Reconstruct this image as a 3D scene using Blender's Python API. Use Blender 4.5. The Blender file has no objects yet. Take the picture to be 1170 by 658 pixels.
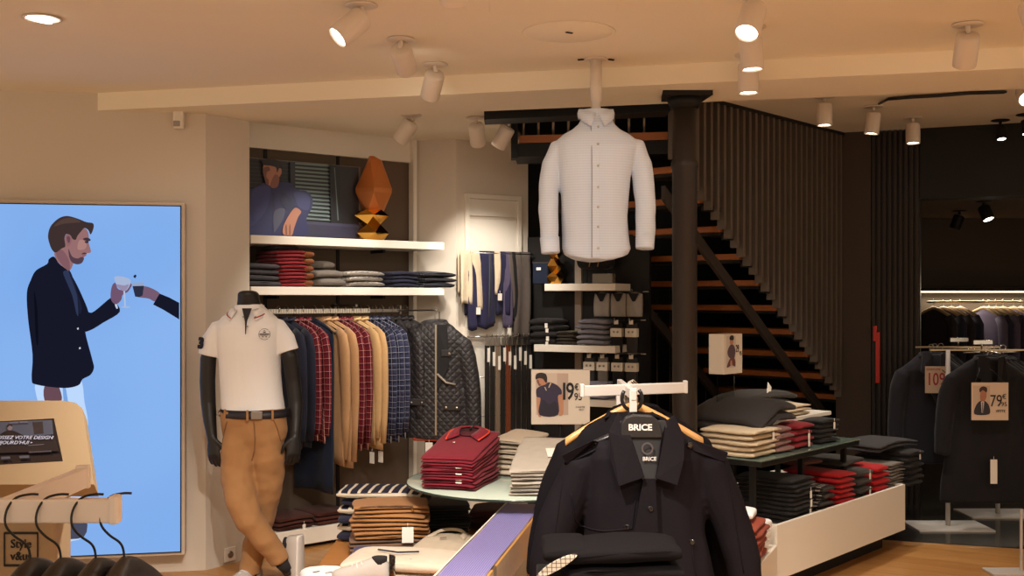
import bpy, bmesh, math, random
from mathutils import Vector, Matrix, noise, Euler
from mathutils.geometry import tessellate_polygon
SC = bpy.context.scene
C = SC.collection
PI = math.pi
# ------------------------------------------------------------------ camera, world, exposure
cd = bpy.data.cameras.new('camera'); cam = bpy.data.objects.new('camera', cd); C.objects.link(cam)
cam.location = (0, 0, 1.6); cam.rotation_euler = (PI/2, 0, 0)
cd.sensor_width = 36; cd.lens = 1250/1170*36; cd.shift_y = 11/1170; cd.clip_start = 0.05
SC.camera = cam
w = bpy.data.worlds.new('world'); SC.world = w; w.use_nodes = True
w.node_tree.nodes['Background'].inputs[0].default_value = (1.0, 0.80, 0.58, 1)
w.node_tree.nodes['Background'].inputs[1].default_value = 0.9
SC.view_settings.view_transform = 'Standard'; SC.view_settings.look = 'None'
SC.view_settings.exposure = 0.0; SC.view_settings.gamma = 1.0; SC.view_settings.use_curve_mapping = False
LAMP_COL = (1.0, 0.92, 0.82)
LAMP_W = 78.0
F, CX, HY = 1250.0, 585.0, 340.0
def K(px): return (px-CX)/F
def W(px, py, Y): return Vector((K(px)*Y, Y, 1.6-(py-HY)/F*Y))
def onplane(a, m, px, py=None, z=None):      # the vertical plane Y = a + m X, met along a sight line
    k = K(px); Y = a/(1-m*k)
    return Vector((k*Y, Y, z if z is not None else 1.6-(py-HY)/F*Y))
def atz(px, py, z):
    Y = (1.6-z)*F/(py-HY); return Vector((K(px)*Y, Y, z))
# ------------------------------------------------------------------ materials
def lin(c):
    return tuple((v/255/12.92 if v/255 <= .04045 else ((v/255+.055)/1.055)**2.4) for v in c)
MATS = {}
def _new(name):
    m = bpy.data.materials.new(name); m.use_nodes = True
    nt = m.node_tree; b = nt.nodes['Principled BSDF']
    return m, nt, b
def N(nt, t, **kw):
    n = nt.nodes.new(t)
    for k, v in kw.items():
        if k[0] == 'i' and k[1:].isdigit(): n.inputs[int(k[1:])].default_value = v
        else: setattr(n, k, v)
    return n
def mat(name, rgb, rough=.6, metal=0, spec=.5, bump=0, bscale=60, vary=0, vscale=8, emit=0, trans=0, coat=0, sheen=0):
    if name in MATS: return MATS[name]
    m, nt, b = _new(name); c = lin(rgb) + (1,)
    b.inputs['Base Color'].default_value = c; b.inputs['Roughness'].default_value = rough
    b.inputs['Metallic'].default_value = metal; b.inputs['Specular IOR Level'].default_value = spec
    if sheen: b.inputs['Sheen Weight'].default_value = sheen
    if coat: b.inputs['Coat Weight'].default_value = coat
    if trans: b.inputs['Transmission Weight'].default_value = trans
    if emit:
        b.inputs['Emission Color'].default_value = c; b.inputs['Emission Strength'].default_value = emit
    tc = N(nt, 'ShaderNodeTexCoord')
    if vary:
        nz = N(nt, 'ShaderNodeTexNoise'); nz.inputs['Scale'].default_value = vscale; nz.inputs['Detail'].default_value = 4
        nt.links.new(tc.outputs['Object'], nz.inputs['Vector'])
        mx = N(nt, 'ShaderNodeMix', data_type='RGBA')
        mx.inputs[6].default_value = tuple(min(1, v*(1-vary)) for v in c[:3])+(1,)
        mx.inputs[7].default_value = tuple(min(1, v*(1+vary)) for v in c[:3])+(1,)
        nt.links.new(nz.outputs['Fac'], mx.inputs[0]); nt.links.new(mx.outputs[2], b.inputs['Base Color'])
    if bump:
        nb = N(nt, 'ShaderNodeTexNoise'); nb.inputs['Scale'].default_value = bscale; nb.inputs['Detail'].default_value = 3
        nt.links.new(tc.outputs['Object'], nb.inputs['Vector'])
        bp = N(nt, 'ShaderNodeBump'); bp.inputs['Strength'].default_value = bump; bp.inputs['Distance'].default_value = .01
        nt.links.new(nb.outputs['Fac'], bp.inputs['Height']); nt.links.new(bp.outputs['Normal'], b.inputs['Normal'])
    MATS[name] = m; return m
def cloth(name, rgb, vary=.12): return mat(name, rgb, rough=.85, spec=.25, bump=.12, bscale=160, vary=vary, vscale=25, sheen=.08)
def emis(name, rgb, s=1.0):
    if name in MATS: return MATS[name]
    m, nt, b = _new(name); nt.nodes.remove(b)
    e = N(nt, 'ShaderNodeEmission'); e.inputs[0].default_value = lin(rgb)+(1,); e.inputs[1].default_value = s
    nt.links.new(e.outputs[0], nt.nodes['Material Output'].inputs[0]); MATS[name] = m; return m
def _lines(nt, sock, period, width, off=0.0):
    a = N(nt, 'ShaderNodeMath', operation='MULTIPLY_ADD'); a.inputs[1].default_value = 1/period; a.inputs[2].default_value = off
    nt.links.new(sock, a.inputs[0])
    f = N(nt, 'ShaderNodeMath', operation='FRACT'); nt.links.new(a.outputs[0], f.inputs[0])
    l = N(nt, 'ShaderNodeMath', operation='LESS_THAN'); l.inputs[1].default_value = width
    nt.links.new(f.outputs[0], l.inputs[0]); return l.outputs[0]
def patterned(name, base, layers, rough=.85, coord='UV', diag=False):
    """layers: (axis 'u'|'v'|'z'..., period m, share, colour, mix)"""
    if name in MATS: return MATS[name]
    m, nt, b = _new(name); b.inputs['Roughness'].default_value = rough; b.inputs['Specular IOR Level'].default_value = .25
    tc = N(nt, 'ShaderNodeTexCoord'); sx = N(nt, 'ShaderNodeSeparateXYZ'); nt.links.new(tc.outputs[coord], sx.inputs[0])
    ax = {'u': sx.outputs[0], 'v': sx.outputs[1], 'z': sx.outputs[2]}
    for nm, op in (('+', 'ADD'), ('-', 'SUBTRACT')):
        q = N(nt, 'ShaderNodeMath', operation=op); nt.links.new(sx.outputs[0], q.inputs[0])
        nt.links.new(sx.outputs[1 if coord == 'UV' else 2], q.inputs[1]); ax[nm] = q.outputs[0]
    col = None
    for (a, per, wd, c, mixf) in layers:
        l = _lines(nt, ax[a], per, wd)
        mu = N(nt, 'ShaderNodeMath', operation='MULTIPLY'); mu.inputs[1].default_value = mixf; nt.links.new(l, mu.inputs[0])
        mx = N(nt, 'ShaderNodeMix', data_type='RGBA'); mx.inputs[7].default_value = lin(c)+(1,)
        if col is None: mx.inputs[6].default_value = lin(base)+(1,)
        else: nt.links.new(col, mx.inputs[6])
        nt.links.new(mu.outputs[0], mx.inputs[0]); col = mx.outputs[2]
    nt.links.new(col, b.inputs['Base Color']); MATS[name] = m; return m
def quilted(name, rgb, per=.055, coord='Object'):
    m, nt, b = _new(name); b.inputs['Base Color'].default_value = lin(rgb)+(1,); b.inputs['Roughness'].default_value = .55
    tc = N(nt, 'ShaderNodeTexCoord'); sx = N(nt, 'ShaderNodeSeparateXYZ'); nt.links.new(tc.outputs[coord], sx.inputs[0])
    hs = []
    for op in ('ADD', 'SUBTRACT'):
        q = N(nt, 'ShaderNodeMath', operation=op); nt.links.new(sx.outputs[0], q.inputs[0]); nt.links.new(sx.outputs[2], q.inputs[1])
        p = N(nt, 'ShaderNodeMath', operation='PINGPONG'); p.inputs[1].default_value = per/2; nt.links.new(q.outputs[0], p.inputs[0])
        s = N(nt, 'ShaderNodeMath', operation='POWER'); s.inputs[1].default_value = .5; nt.links.new(p.outputs[0], s.inputs[0]); hs.append(s.outputs[0])
    mi = N(nt, 'ShaderNodeMath', operation='MINIMUM'); nt.links.new(hs[0], mi.inputs[0]); nt.links.new(hs[1], mi.inputs[1])
    bp = N(nt, 'ShaderNodeBump'); bp.inputs['Strength'].default_value = 1; bp.inputs['Distance'].default_value = .035
    nt.links.new(mi.outputs[0], bp.inputs['Height']); nt.links.new(bp.outputs['Normal'], b.inputs['Normal'])
    MATS[name] = m; return m
def woodmat(name, c1, c2, plank=.14, rough=.35, rot=0.0, scale=1.0):
    m, nt, b = _new(name); b.inputs['Roughness'].default_value = rough
    tc = N(nt, 'ShaderNodeTexCoord'); mp = N(nt, 'ShaderNodeMapping'); mp.inputs['Rotation'].default_value = (0, 0, rot)
    nt.links.new(tc.outputs['Object'], mp.inputs[0])
    sx = N(nt, 'ShaderNodeSeparateXYZ'); nt.links.new(mp.outputs[0], sx.inputs[0])
    fl = N(nt, 'ShaderNodeMath', operation='MULTIPLY'); fl.inputs[1].default_value = 1/plank; nt.links.new(sx.outputs[1], fl.inputs[0])
    fo = N(nt, 'ShaderNodeMath', operation='FLOOR'); nt.links.new(fl.outputs[0], fo.inputs[0])
    wn = N(nt, 'ShaderNodeTexWhiteNoise', noise_dimensions='1D'); nt.links.new(fo.outputs[0], wn.inputs['W'])
    m2 = N(nt, 'ShaderNodeMapping'); m2.inputs['Scale'].default_value = (1.2*scale, 14*scale, 14*scale); nt.links.new(mp.outputs[0], m2.inputs[0])
    nz = N(nt, 'ShaderNodeTexNoise'); nz.inputs['Scale'].default_value = 2.5; nz.inputs['Detail'].default_value = 6; nz.inputs['Distortion'].default_value = .6
    nt.links.new(m2.outputs[0], nz.inputs['Vector'])
    mx = N(nt, 'ShaderNodeMix', data_type='RGBA'); mx.inputs[6].default_value = lin(c1)+(1,); mx.inputs[7].default_value = lin(c2)+(1,)
    ad = N(nt, 'ShaderNodeMath', operation='MULTIPLY_ADD'); ad.inputs[1].default_value = .45; nt.links.new(wn.outputs[0], ad.inputs[0])
    sb = N(nt, 'ShaderNodeMath', operation='SUBTRACT'); sb.inputs[1].default_value = .22; nt.links.new(nz.outputs['Fac'], sb.inputs[0]); nt.links.new(sb.outputs[0], ad.inputs[2])
    nt.links.new(ad.outputs[0], mx.inputs[0])
    ln = _lines(nt, sx.outputs[1], plank, .02)
    m3 = N(nt, 'ShaderNodeMix', data_type='RGBA'); m3.inputs[7].default_value = lin(tuple(v*.45 for v in c1))+(1,)
    nt.links.new(mx.outputs[2], m3.inputs[6]); nt.links.new(ln, m3.inputs[0]); nt.links.new(m3.outputs[2], b.inputs['Base Color'])
    MATS[name] = m; return m
# ------------------------------------------------------------------ mesh builder
class MB:
    def __init__(s): s.v = []; s.f = []; s.mi = []; s.sm = []; s.uv = []
    def add(s, vs, fs, mi=0, smooth=True, uvs=None):
        o = len(s.v); s.v += [Vector(q) for q in vs]
        for i, f in enumerate(fs):
            s.f.append([o+j for j in f]); s.mi.append(mi); s.sm.append(smooth)
            s.uv.append(uvs[i] if uvs else [(0, 0)]*len(f))
        return s
    def box(s, c, d, rz=0, bev=.0, mi=0, M=None, smooth=False):
        bm = bmesh.new(); bmesh.ops.create_cube(bm, size=1)
        for v in bm.verts: v.co = Vector((v.co.x*d[0], v.co.y*d[1], v.co.z*d[2]))
        if bev: bmesh.ops.bevel(bm, geom=list(bm.edges), offset=min(bev, min(d)*.45), segments=2, affect='EDGES', profile=.5)
        R = M if M is not None else Matrix.Rotation(rz, 4, 'Z')
        bm.verts.ensure_lookup_table(); bm.verts.index_update()
        vs = [Vector(c) + (R @ v.co) for v in bm.verts]; fs = [[v.index for v in f.verts] for f in bm.faces]
        bm.free(); return s.add(vs, fs, mi, smooth)
    def loft(s, rings, mi=0, closed=True, cap=True, smooth=True, uvw=None):
        n = len(rings[0]); vs = [p for r in rings for p in r]; fs = []; uvs = []
        r0 = rings[len(rings)//2]; per = [0]
        for i in range(n): per.append(per[-1] + (Vector(r0[(i+1) % n])-Vector(r0[i])).length)
        vv = [0]
        for j in range(1, len(rings)): vv.append(vv[-1] + (sum((Vector(p) for p in rings[j]), Vector())/n - sum((Vector(p) for p in rings[j-1]), Vector())/n).length)
        for j in range(len(rings)-1):
            for i in range(n if closed else n-1):
                i2 = (i+1) % n
                fs.append([j*n+i, j*n+i2, (j+1)*n+i2, (j+1)*n+i])
                uvs.append([(per[i], vv[j]), (per[i+1], vv[j]), (per[i+1], vv[j+1]), (per[i], vv[j+1])])
        if cap and closed:
            fs.append(list(range(n))[::-1]); uvs.append([(0, 0)]*n)
            fs.append([(len(rings)-1)*n+i for i in range(n)]); uvs.append([(0, 0)]*n)
        return s.add(vs, fs, mi, smooth, uvs)
    def tube(s, path, r, n=8, mi=0, cap=True, flat=1.0, up=None):
        path = [Vector(p) for p in path]; rings = []
        rr = r if isinstance(r, (list, tuple)) else [r]*len(path)
        prev = None
        for i, p in enumerate(path):
            t = (path[min(i+1, len(path)-1)] - path[max(i-1, 0)]).normalized()
            if prev is None:
                a = Vector(up) if up else (Vector((0, 0, 1)) if abs(t.z) < .9 else Vector((0, 1, 0)))
                x = a.cross(t).normalized()
            else: x = (prev - t*prev.dot(t)).normalized()
            y = t.cross(x); prev = x
            rings.append([p + x*math.cos(2*PI*k/n)*rr[i] + y*math.sin(2*PI*k/n)*rr[i]*flat for k in range(n)])
        return s.loft(rings, mi, cap=cap)
    def lathe(s, prof, n=24, o=(0, 0, 0), M=None, mi=0, smooth=True, cap=True):
        o = Vector(o); M = M or Matrix.Identity(4)
        return s.loft([[o + M @ Vector((r*math.cos(2*PI*k/n), r*math.sin(2*PI*k/n), z)) for k in range(n)] for r, z in prof], mi, smooth=smooth, cap=cap)
    def prism(s, pts, v, mi=0, smooth=False):        # closed outline extruded along v
        pts = [Vector(p) for p in pts]; n = len(pts); v = Vector(v)
        fs = [list(range(n)), [n+i for i in range(n)][::-1]] + [[i, n+i, n+(i+1) % n, (i+1) % n] for i in range(n)]
        return s.add(pts + [p+v for p in pts], fs, mi, smooth)
    def build(s, name, mats, parent=None, origin=None, norm=True):
        me = bpy.data.meshes.new(name)
        o = Vector(origin) if origin is not None else Vector()
        me.from_pydata([p-o for p in s.v], [], s.f)
        mats = mats if isinstance(mats, (list, tuple)) else [mats]
        for m in mats: me.materials.append(m)
        uvl = me.uv_layers.new(name='UVMap'); li = 0
        for i, p in enumerate(me.polygons):
            p.material_index = min(s.mi[i], len(mats)-1); p.use_smooth = s.sm[i]
            for q in s.uv[i]: uvl.data[li].uv = q; li += 1
        if norm:
            bm = bmesh.new(); bm.from_mesh(me); bmesh.ops.recalc_face_normals(bm, faces=bm.faces); bm.to_mesh(me); bm.free()
        ob = bpy.data.objects.new(name, me); C.objects.link(ob)
        if parent is not None: ob.parent = parent
        if origin is not None: ob.location = o
        return ob
def remeshed(mb, name, mats, parent=None, voxel=.008, smooth=4, wrinkle=0, wfreq=8, wstretch=(1, 1, .35), seed=0, origin=None, post=None):
    ob = mb.build(name+'_raw', mats)
    md = ob.modifiers.new('r', 'REMESH'); md.mode = 'VOXEL'; md.voxel_size = voxel; md.use_smooth_shade = True
    if smooth:
        sm = ob.modifiers.new('s', 'SMOOTH'); sm.iterations = smooth; sm.factor = .5
    dg = bpy.context.evaluated_depsgraph_get(); dg.update()
    me = bpy.data.meshes.new_from_object(ob.evaluated_get(dg)); old = ob.data
    bpy.data.objects.remove(ob); bpy.data.meshes.remove(old); me.name = name
    if not me.materials:
        for m in (mats if isinstance(mats, (list, tuple)) else [mats]): me.materials.append(m)
    for p in me.polygons: p.use_smooth = True; p.material_index = 0
    if wrinkle:
        nn = [v.normal.copy() for v in me.vertices]
        for v, n_ in zip(me.vertices, nn):
            q = Vector((v.co.x*wstretch[0], v.co.y*wstretch[1], v.co.z*wstretch[2]))*wfreq + Vector((seed*7.1, seed*3.3, 0))
            h = noise.noise(q) + .5*noise.noise(q*2.3)
            v.co += n_*wrinkle*h
    if post:
        for v in me.vertices: v.co = post(v.co)
    o2 = bpy.data.objects.new(name, me); C.objects.link(o2)
    if origin is not None:
        for v in me.vertices: v.co -= Vector(origin)
        o2.location = origin
    if parent is not None: o2.parent = parent
    return o2
# ------------------------------------------------------------------ naming
def tag(o, label=None, cat=None, group=None, kind=None):
    if label: o['label'] = label
    if cat: o['category'] = cat
    if group: o['group'] = group
    if kind: o['kind'] = kind
    return o
def thing(name, label, cat, loc=(0, 0, 0), rz=0, group=None):
    o = bpy.data.objects.new(name, None); C.objects.link(o); o.empty_display_size = .05
    o.location = loc; o.rotation_euler = (0, 0, rz); return tag(o, label, cat, group)
def struct(o): o['kind'] = 'structure'; return o
ORD = ['', 'second ', 'third ', 'fourth ', 'fifth ', 'sixth ', 'seventh ', 'eighth ', 'ninth ', 'tenth ', 'eleventh ', 'twelfth ']
def from_top(i, n):   # i counts from the bottom
    k = n-1-i
    return 'topmost' if k == 0 else ('lowest' if i == 0 else ORD[k].strip()+' down')
def text(s, size, m, parent, M, name, depth=.0006, bold=0, sx=1.0, align='CENTER', sp=1.0):
    cu = bpy.data.curves.new('t', 'FONT'); cu.body = s; cu.size = size; cu.align_x = align; cu.align_y = 'CENTER'
    cu.extrude = depth; cu.offset = bold; cu.space_character = sp; cu.resolution_u = 3
    ob = bpy.data.objects.new('t', cu); C.objects.link(ob); dg = bpy.context.evaluated_depsgraph_get(); dg.update()
    me = bpy.data.meshes.new_from_object(ob.evaluated_get(dg)); bpy.data.objects.remove(ob)
    me.transform(M @ Matrix.Diagonal((sx, 1, 1, 1))); me.materials.clear(); me.materials.append(m)
    o = bpy.data.objects.new(name, me); C.objects.link(o)
    if parent is not None: o.parent = parent
    return o
def facing(loc, nrm, up=(0, 0, 1)):                  # frame whose +Z looks along nrm, +Y up: for lettering and pictures
    z = Vector(nrm).normalized(); y = Vector(up); y = (y - z*y.dot(z)).normalized(); x = y.cross(z)
    M = Matrix((x, y, z)).transposed().to_4x4(); M.translation = Vector(loc); return M
def smooth_outline(pts, k=4):
    n = len(pts); out = []
    for i in range(n):
        p0, p1, p2, p3 = [Vector(pts[(i+j) % n]) for j in (-1, 0, 1, 2)]
        for q in range(k):
            t = q/k
            out.append(.5*((2*p1) + (p2-p0)*t + (2*p0-5*p1+4*p2-p3)*t*t + (3*p1-p0-3*p2+p3)*t**3))
    return out
def picture(name, shapes, to3d, nrm, parent, inv=None, step=.0005, maker=None):
    """flat artwork of a screen or poster: coloured shapes, each a thin layer on the one before"""
    mb = MB(); mats = []; idx = {}
    nrm = Vector(nrm).normalized()
    for i, (col, pts, sm) in enumerate(shapes):
        if col not in idx: idx[col] = len(mats); mats.append(maker(col))
        o = smooth_outline([Vector((p[0], p[1], 0)) for p in pts]) if sm else [Vector((p[0], p[1], 0)) for p in pts]
        P = [to3d(p.x, p.y) + nrm*step*(i+1) for p in o]
        if inv is not None: P = [inv @ p for p in P]
        mb.add(P, [list(t) for t in tessellate_polygon([[Vector((p.x, p.y, 0)) for p in o]])], idx[col], False)
    return mb.build(name, mats, parent, norm=False)
from mathutils.bvhtree import BVHTree
_BV = {}
def onto(ob, p, back=1.0, lift=.003):
    """drop a point straight back (along +y) onto the front of a garment"""
    if ob.name not in _BV: _BV[ob.name] = BVHTree.FromPolygons([v.co for v in ob.data.vertices], [list(f.vertices) for f in ob.data.polygons])
    h = _BV[ob.name].ray_cast(Vector((p[0], -back, p[2])), Vector((0, 1, 0)))
    return h[0]+Vector((0, -lift, 0)) if h[0] is not None else Vector(p)
def seam(ob, name, pts, r, m, par, k=6):
    P = []
    for a, c in zip(pts, pts[1:]):
        for i in range(k): P.append(onto(ob, Vector(a).lerp(Vector(c), i/k), lift=r*.2))
    P.append(onto(ob, pts[-1], lift=r*.2)); b = MB(); b.tube(P, r, 6); return b.build(name, m, par)
# ------------------------------------------------------------------ cloth shapes
def slab(mb, w, d, z0, h, seed=0, sseed=0, z0b=None, hb=None, arch=0, wob=.007, e=5.0, mi=0, x0=0, y0=0, ny=9, n=22, bow=0, rz=0):
    """one soft folded layer: w along x, d along y, bottom z0 (z0b at the back), thickness h (hb at the back)"""
    z0b = z0 if z0b is None else z0b; hb = h if hb is None else hb
    e = max(e, 2.4)+1.6; rings = []; cr, srn = math.cos(rz), math.sin(rz)
    for j in range(ny):
        t = -1 + 2*j/(ny-1); t = math.copysign(1-(1-abs(t))**1.6, t)
        es = max(.0, 1-abs(t)**7)**.42; es = max(es, .52)
        f = (t+1)/2; zb = z0+(z0b-z0)*f; hh = h+(hb-h)*f
        ring = []
        for k in range(n):
            a = 2*PI*k/n + PI/n; ca, sa = math.cos(a), math.sin(a)
            x = math.copysign(abs(ca)**(2/e), ca)*w/2*(.93+.07*es); zz = math.copysign(abs(sa)**(2/e), sa)*hh/2*es
            y = t*d/2
            q = Vector((x*9+seed*5.3, y*9, seed*2.1))
            xn = wob*noise.noise(q+Vector((3, 1, k*.0))); yn = wob*noise.noise(q*1.3)
            zn = wob*.6*noise.noise(Vector((x*7, y*7, sseed*3.7)))
            z = zb + hh/2 + zz + arch*(1-(2*x/w)**2) + zn + bow*(1-t*t)
            X, Y = x+xn+x0, y+yn*(1 if abs(t) < .99 else 1.6)+y0
            ring.append(Vector((X*cr-Y*srn, X*srn+Y*cr, z)))
        rings.append(ring)
    return mb.loft(rings, mi)
def drape(mb, xs, top, bot, thick, seed=0, amp=.012, freq=22, mi=0, m=14, slant=0):
    """cloth hanging in the x-z plane: loft along x of tall thin rings"""
    rings = []
    for x in xs:
        zt, zb = top(x), bot(x); th = thick(x); ring = []
        for side in (-1, 1):
            rng = range(m) if side < 0 else range(m-1, -1, -1)
            for i in rng:
                f = i/(m-1); z = zt+(zb-zt)*f
                edge = min(1, math.sin(PI*min(max(f, .02), .98))**.35)
                y = side*th/2*edge*(.55+.45*min(1, f*4)) + amp*min(1, f*1.7)*(math.sin(freq*x+seed*2.1+1.2*math.sin(2*f+seed)) + .6*noise.noise(Vector((x*8+seed*3, z*3, seed))))
                ring.append(Vector((x+slant*(zt-z), y, z)))
        rings.append(ring)
    return mb.loft(rings, mi)
def ell(cx, cy, z, hx, hy, n=28, e=2.4, M=None):
    out = []
    for k in range(n):
        a = 2*PI*k/n; ca, sa = math.cos(a), math.sin(a)
        out.append(Vector((cx+math.copysign(abs(ca)**(2/e), ca)*hx, cy+math.copysign(abs(sa)**(2/e), sa)*hy, z)))
    return out
def price_tag(parent, loc, m, h=.055, w=.03, rx=0, rz=0, name='price_tag'):
    R = Euler((rx, 0, rz)).to_matrix().to_4x4(); l = Vector(loc); b = MB()
    b.box(l + R @ Vector((0, 0, -h*.5-.02)), (w, .0015, h), M=R); b.tube([l, l + R @ Vector((0, 0, -.022))], .0012, 5)
    return b.build(name, m, parent)
def collar_mesh(mb, w=.13, d=.12, hgt=.03, z=0, y0=0, pts=True, mi=0, rim=None, lean=.03):
    """shirt collar lying on a folded or hanging shirt: U-shaped stand with two points at the front"""
    P = []
    for i in range(15):
        a = PI*(-.12 + 1.24*i/14)
        P.append((w/2*math.cos(a), d*.5*math.sin(a), a))
    rings = []
    for i, (x, y, a) in enumerate(P):
        f = i/14; end = abs(f-.5)*2
        ox, oy = math.cos(a), math.sin(a)
        spread = lean*(1+.5*end**6)
        yy = y0+y
        tip = .03*max(0, end-.75)/.25 if pts else 0
        inner = Vector((x, yy, z+hgt*.5)); topp = Vector((x*1.05+ox*.006, yy+oy*.006, z+hgt*(1-.45*end**2)))
        outer = Vector((x+ox*spread*.9, yy+oy*spread*.5-tip, z+.004))
        rings.append([inner, topp, topp+Vector((ox*.004, oy*.004, .0)), outer+Vector((0, 0, .003)), outer, inner-Vector((0, 0, .004))])
    mb.loft(rings, mi)
    if rim is not None:
        mb.tube([r[3]+Vector((0, 0, .002)) for r in rings], .0035, 5, mi=rim)
    return mb
# ------------------------------------------------------------------ common materials
M_wall = mat('wall_paint', (212, 201, 186), .8, spec=.2, bump=.04, bscale=150)
M_ceil = mat('ceiling_paint', (243, 233, 211), .85, spec=.15)
M_white = mat('white_lacquer', (232, 224, 210), .4)
M_dark = mat('dark_paint', (40, 34, 30), .7, spec=.2)
M_black = mat('black_paint', (22, 20, 19), .55, spec=.3)
M_taupe = mat('taupe_panel', (104, 88, 74), .7, spec=.2)
M_chrome = mat('chrome', (210, 205, 198), .18, metal=1)
M_steel = mat('dull_steel', (160, 154, 148), .35, metal=1)
M_wood = woodmat('oak_floor', (198, 146, 86), (158, 106, 54), plank=.16, rough=.32, rot=.55)
M_ply = woodmat('oak_board', (190, 132, 74), (160, 104, 52), plank=3.0, rough=.4)
M_tread = woodmat('oak_tread', (176, 104, 48), (140, 78, 34), plank=3.0, rough=.45)
M_tile = mat('dark_tile', (44, 40, 37), .16, spec=.6, vary=.2, vscale=3)
M_glass = mat('clear_glass', (225, 238, 232), .03, trans=1, spec=.5)
M_paper = mat('white_card', (236, 230, 218), .6)
M_ink = mat('black_ink', (26, 24, 24), .7)
M_wire = mat('black_wire', (20, 19, 20), .35)
M_lens = emis('lamp_lens', (255, 244, 225), 14)
M_woodhang = mat('beech_hanger', (205, 150, 88), .4)
# ------------------------------------------------------------------ room shell
def wallseg(name, p, q, z0, z1, m, t=.08, side=1):
    p, q = Vector((p[0], p[1], 0)), Vector((q[0], q[1], 0)); d = (q-p).normalized(); nrm = Vector((-d.y, d.x, 0))*t*side
    b = MB(); b.prism([p+Vector((0, 0, z0)), q+Vector((0, 0, z0)), q+nrm+Vector((0, 0, z0)), p+nrm+Vector((0, 0, z0))], (0, 0, z1-z0))
    return struct(b.build(name, m))
def slabpoly(name, pts, z, t, m):
    b = MB(); b.prism([Vector((x, y, z)) for x, y in pts], (0, 0, t)); return struct(b.build(name, m))
slabpoly('floor', [(-5, -3.5), (6.5, -3.5), (6.5, 12.5), (-5, 12.5)], -.1, .1, M_wood)
b = MB(); b.prism([Vector((x, y, .001)) for x, y in [(1.9, 7.40), (2.455, 7.22), (3.234, 6.97), (6.4, 5.96), (6.4, 11.6), (1.9, 11.6)]], (0, 0, .003))
struct(b.build('floor_tile', M_tile))
b = MB()                                                   # tile joints
for i in range(9): b.box((4.1, 7.3+i*.6, .0042), (4.6, .004, .0012))
for i in range(8): b.box((2.1+i*.6, 9.1, .0042), (.004, 5.0, .0012))
def bf(x): return 6.31-.243*(x+2.38)                        # front line of the ceiling beam
def bb(x): return 6.69-.243*(x+1.60)                        # back line
ZN, ZS, ZL, ZR = 2.78, 2.68, 2.74, 2.90
slabpoly('ceiling', [(-5, -3.5), (6.5, -3.5), (6.5, bf(6.5)+.1), (-2.2, bf(-2.2)+.1), (-2.2, 6.9), (-5, 6.9)], ZN, .1, M_ceil)
slabpoly('ceiling_beam', [(-2.6, bf(-2.6)), (6.5, bf(6.5)), (6.5, bb(6.5)), (-2.6, bb(-2.6))], ZS, .32, M_ceil)
slabpoly('ceiling_left', [(-2.7, 6.4), (-.17, bb(-.17)-.05), (-.05, 7.2), (.12, 8.4), (-2.7, 8.6)], ZL, .1, M_ceil)
SL0, SD, SN = Vector((1.328, 7.25, 0)), Vector((.663, .749, 0)), Vector((-.749, .663, 0))   # slat screen line of the stairs
def sp(s, n=0, z=0): p = SL0+SD*s+SN*n; return Vector((p.x, p.y, z))
BW0, BD = Vector((2.558, 8.64, 0)), Vector((.924, -.383, 0))                                # dark wall to the suit room
def bp_(t, n=0, z=0): p = BW0+BD*t+Vector((.383, .924, 0))*n; return Vector((p.x, p.y, z))
slabpoly('ceiling_right', [(.9, bb(.9)-.04), (6.5, bb(6.5)-.04), tuple(bp_(4.3)[:2]), tuple(BW0[:2]), tuple(sp(0)[:2])], ZR, .1, M_ceil)
# TV wall, its return, bay walls
TA, TM = 6.637, .188
WA = TA+.125
wl = onplane(WA, TM, -420, z=0); wr = onplane(WA, TM, 235, z=0); A0 = Vector((-1.608, 6.70, 0))
wallseg('wall_left', wl, wr, 0, ZN, M_wall)
wallseg('wall_left_return', wr, A0, 0, ZN, M_wall, .02)
BN = Vector((-.641, .767, 0)); BDR = Vector((.767, .641, 0))
Ab = A0+BN*.42
wallseg('wall_bay_side', A0, Ab, 0, ZL+.02, M_wall, .05)
def bay(s, n=0, z=0): p = A0+BDR*s+BN*n; return Vector((p.x, p.y, z))
wallseg('wall_bay', bay(-.1, .40), bay(1.50, .40), 0, ZL+.02, M_taupe, .08)
Bb = bay(1.49, .38)
wallseg('wall_pier', Bb, (-.403, 7.87), 0, ZL+.02, M_wall, .06)
wallseg('wall_niche', (-.403, 7.87), (.12, 8.20), 0, ZL+.02, M_wall, .06)
b = MB(); b.prism([bay(-.05, .36, 2.575), bay(1.47, .36, 2.575), bay(1.47, .40, 2.575), bay(-.05, .40, 2.575)], (0, 0, .165)); struct(b.build('trim_1', M_white))
b = MB(); b.box(bay(1.455, .35, 1.37), (.03, .06, 2.74), rz=math.atan2(.641, .767)); struct(b.build('trim_2', M_white))
b = MB()
for s in (.31, .86):
    b.box(bay(s, .397, 1.35), (.022, .012, 2.5), rz=math.atan2(.641, .767))
struct(b.build('trim_3', M_black))
# niche door frame on the lit wall
nd = Vector((.523, .33, 0)).normalized(); nn = Vector((nd.y, -nd.x, 0)); nrz = math.atan2(nd.y, nd.x)
def nw(s, n=0, z=0): p = Vector((-.403, 7.87, 0))+nd*s+nn*n; return Vector((p.x, p.y, z))
b = MB(); b.box(nw(.085, .012, 1.17), (.035, .03, 2.34), rz=nrz, bev=.004); b.box(nw(.53, .012, 1.17), (.035, .03, 2.34), rz=nrz, bev=.004); b.box(nw(.307, .012, 2.335), (.48, .03, .035), rz=nrz, bev=.004); struct(b.build('trim_4', M_white))
b = MB(); b.box(nw(.307, .006, 2.255), (.41, .02, .12), rz=nrz); b.box(nw(.307, .006, 1.1), (.41, .02, 2.14), rz=nrz, bev=.003); struct(b.build('door_1', M_white))
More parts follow.
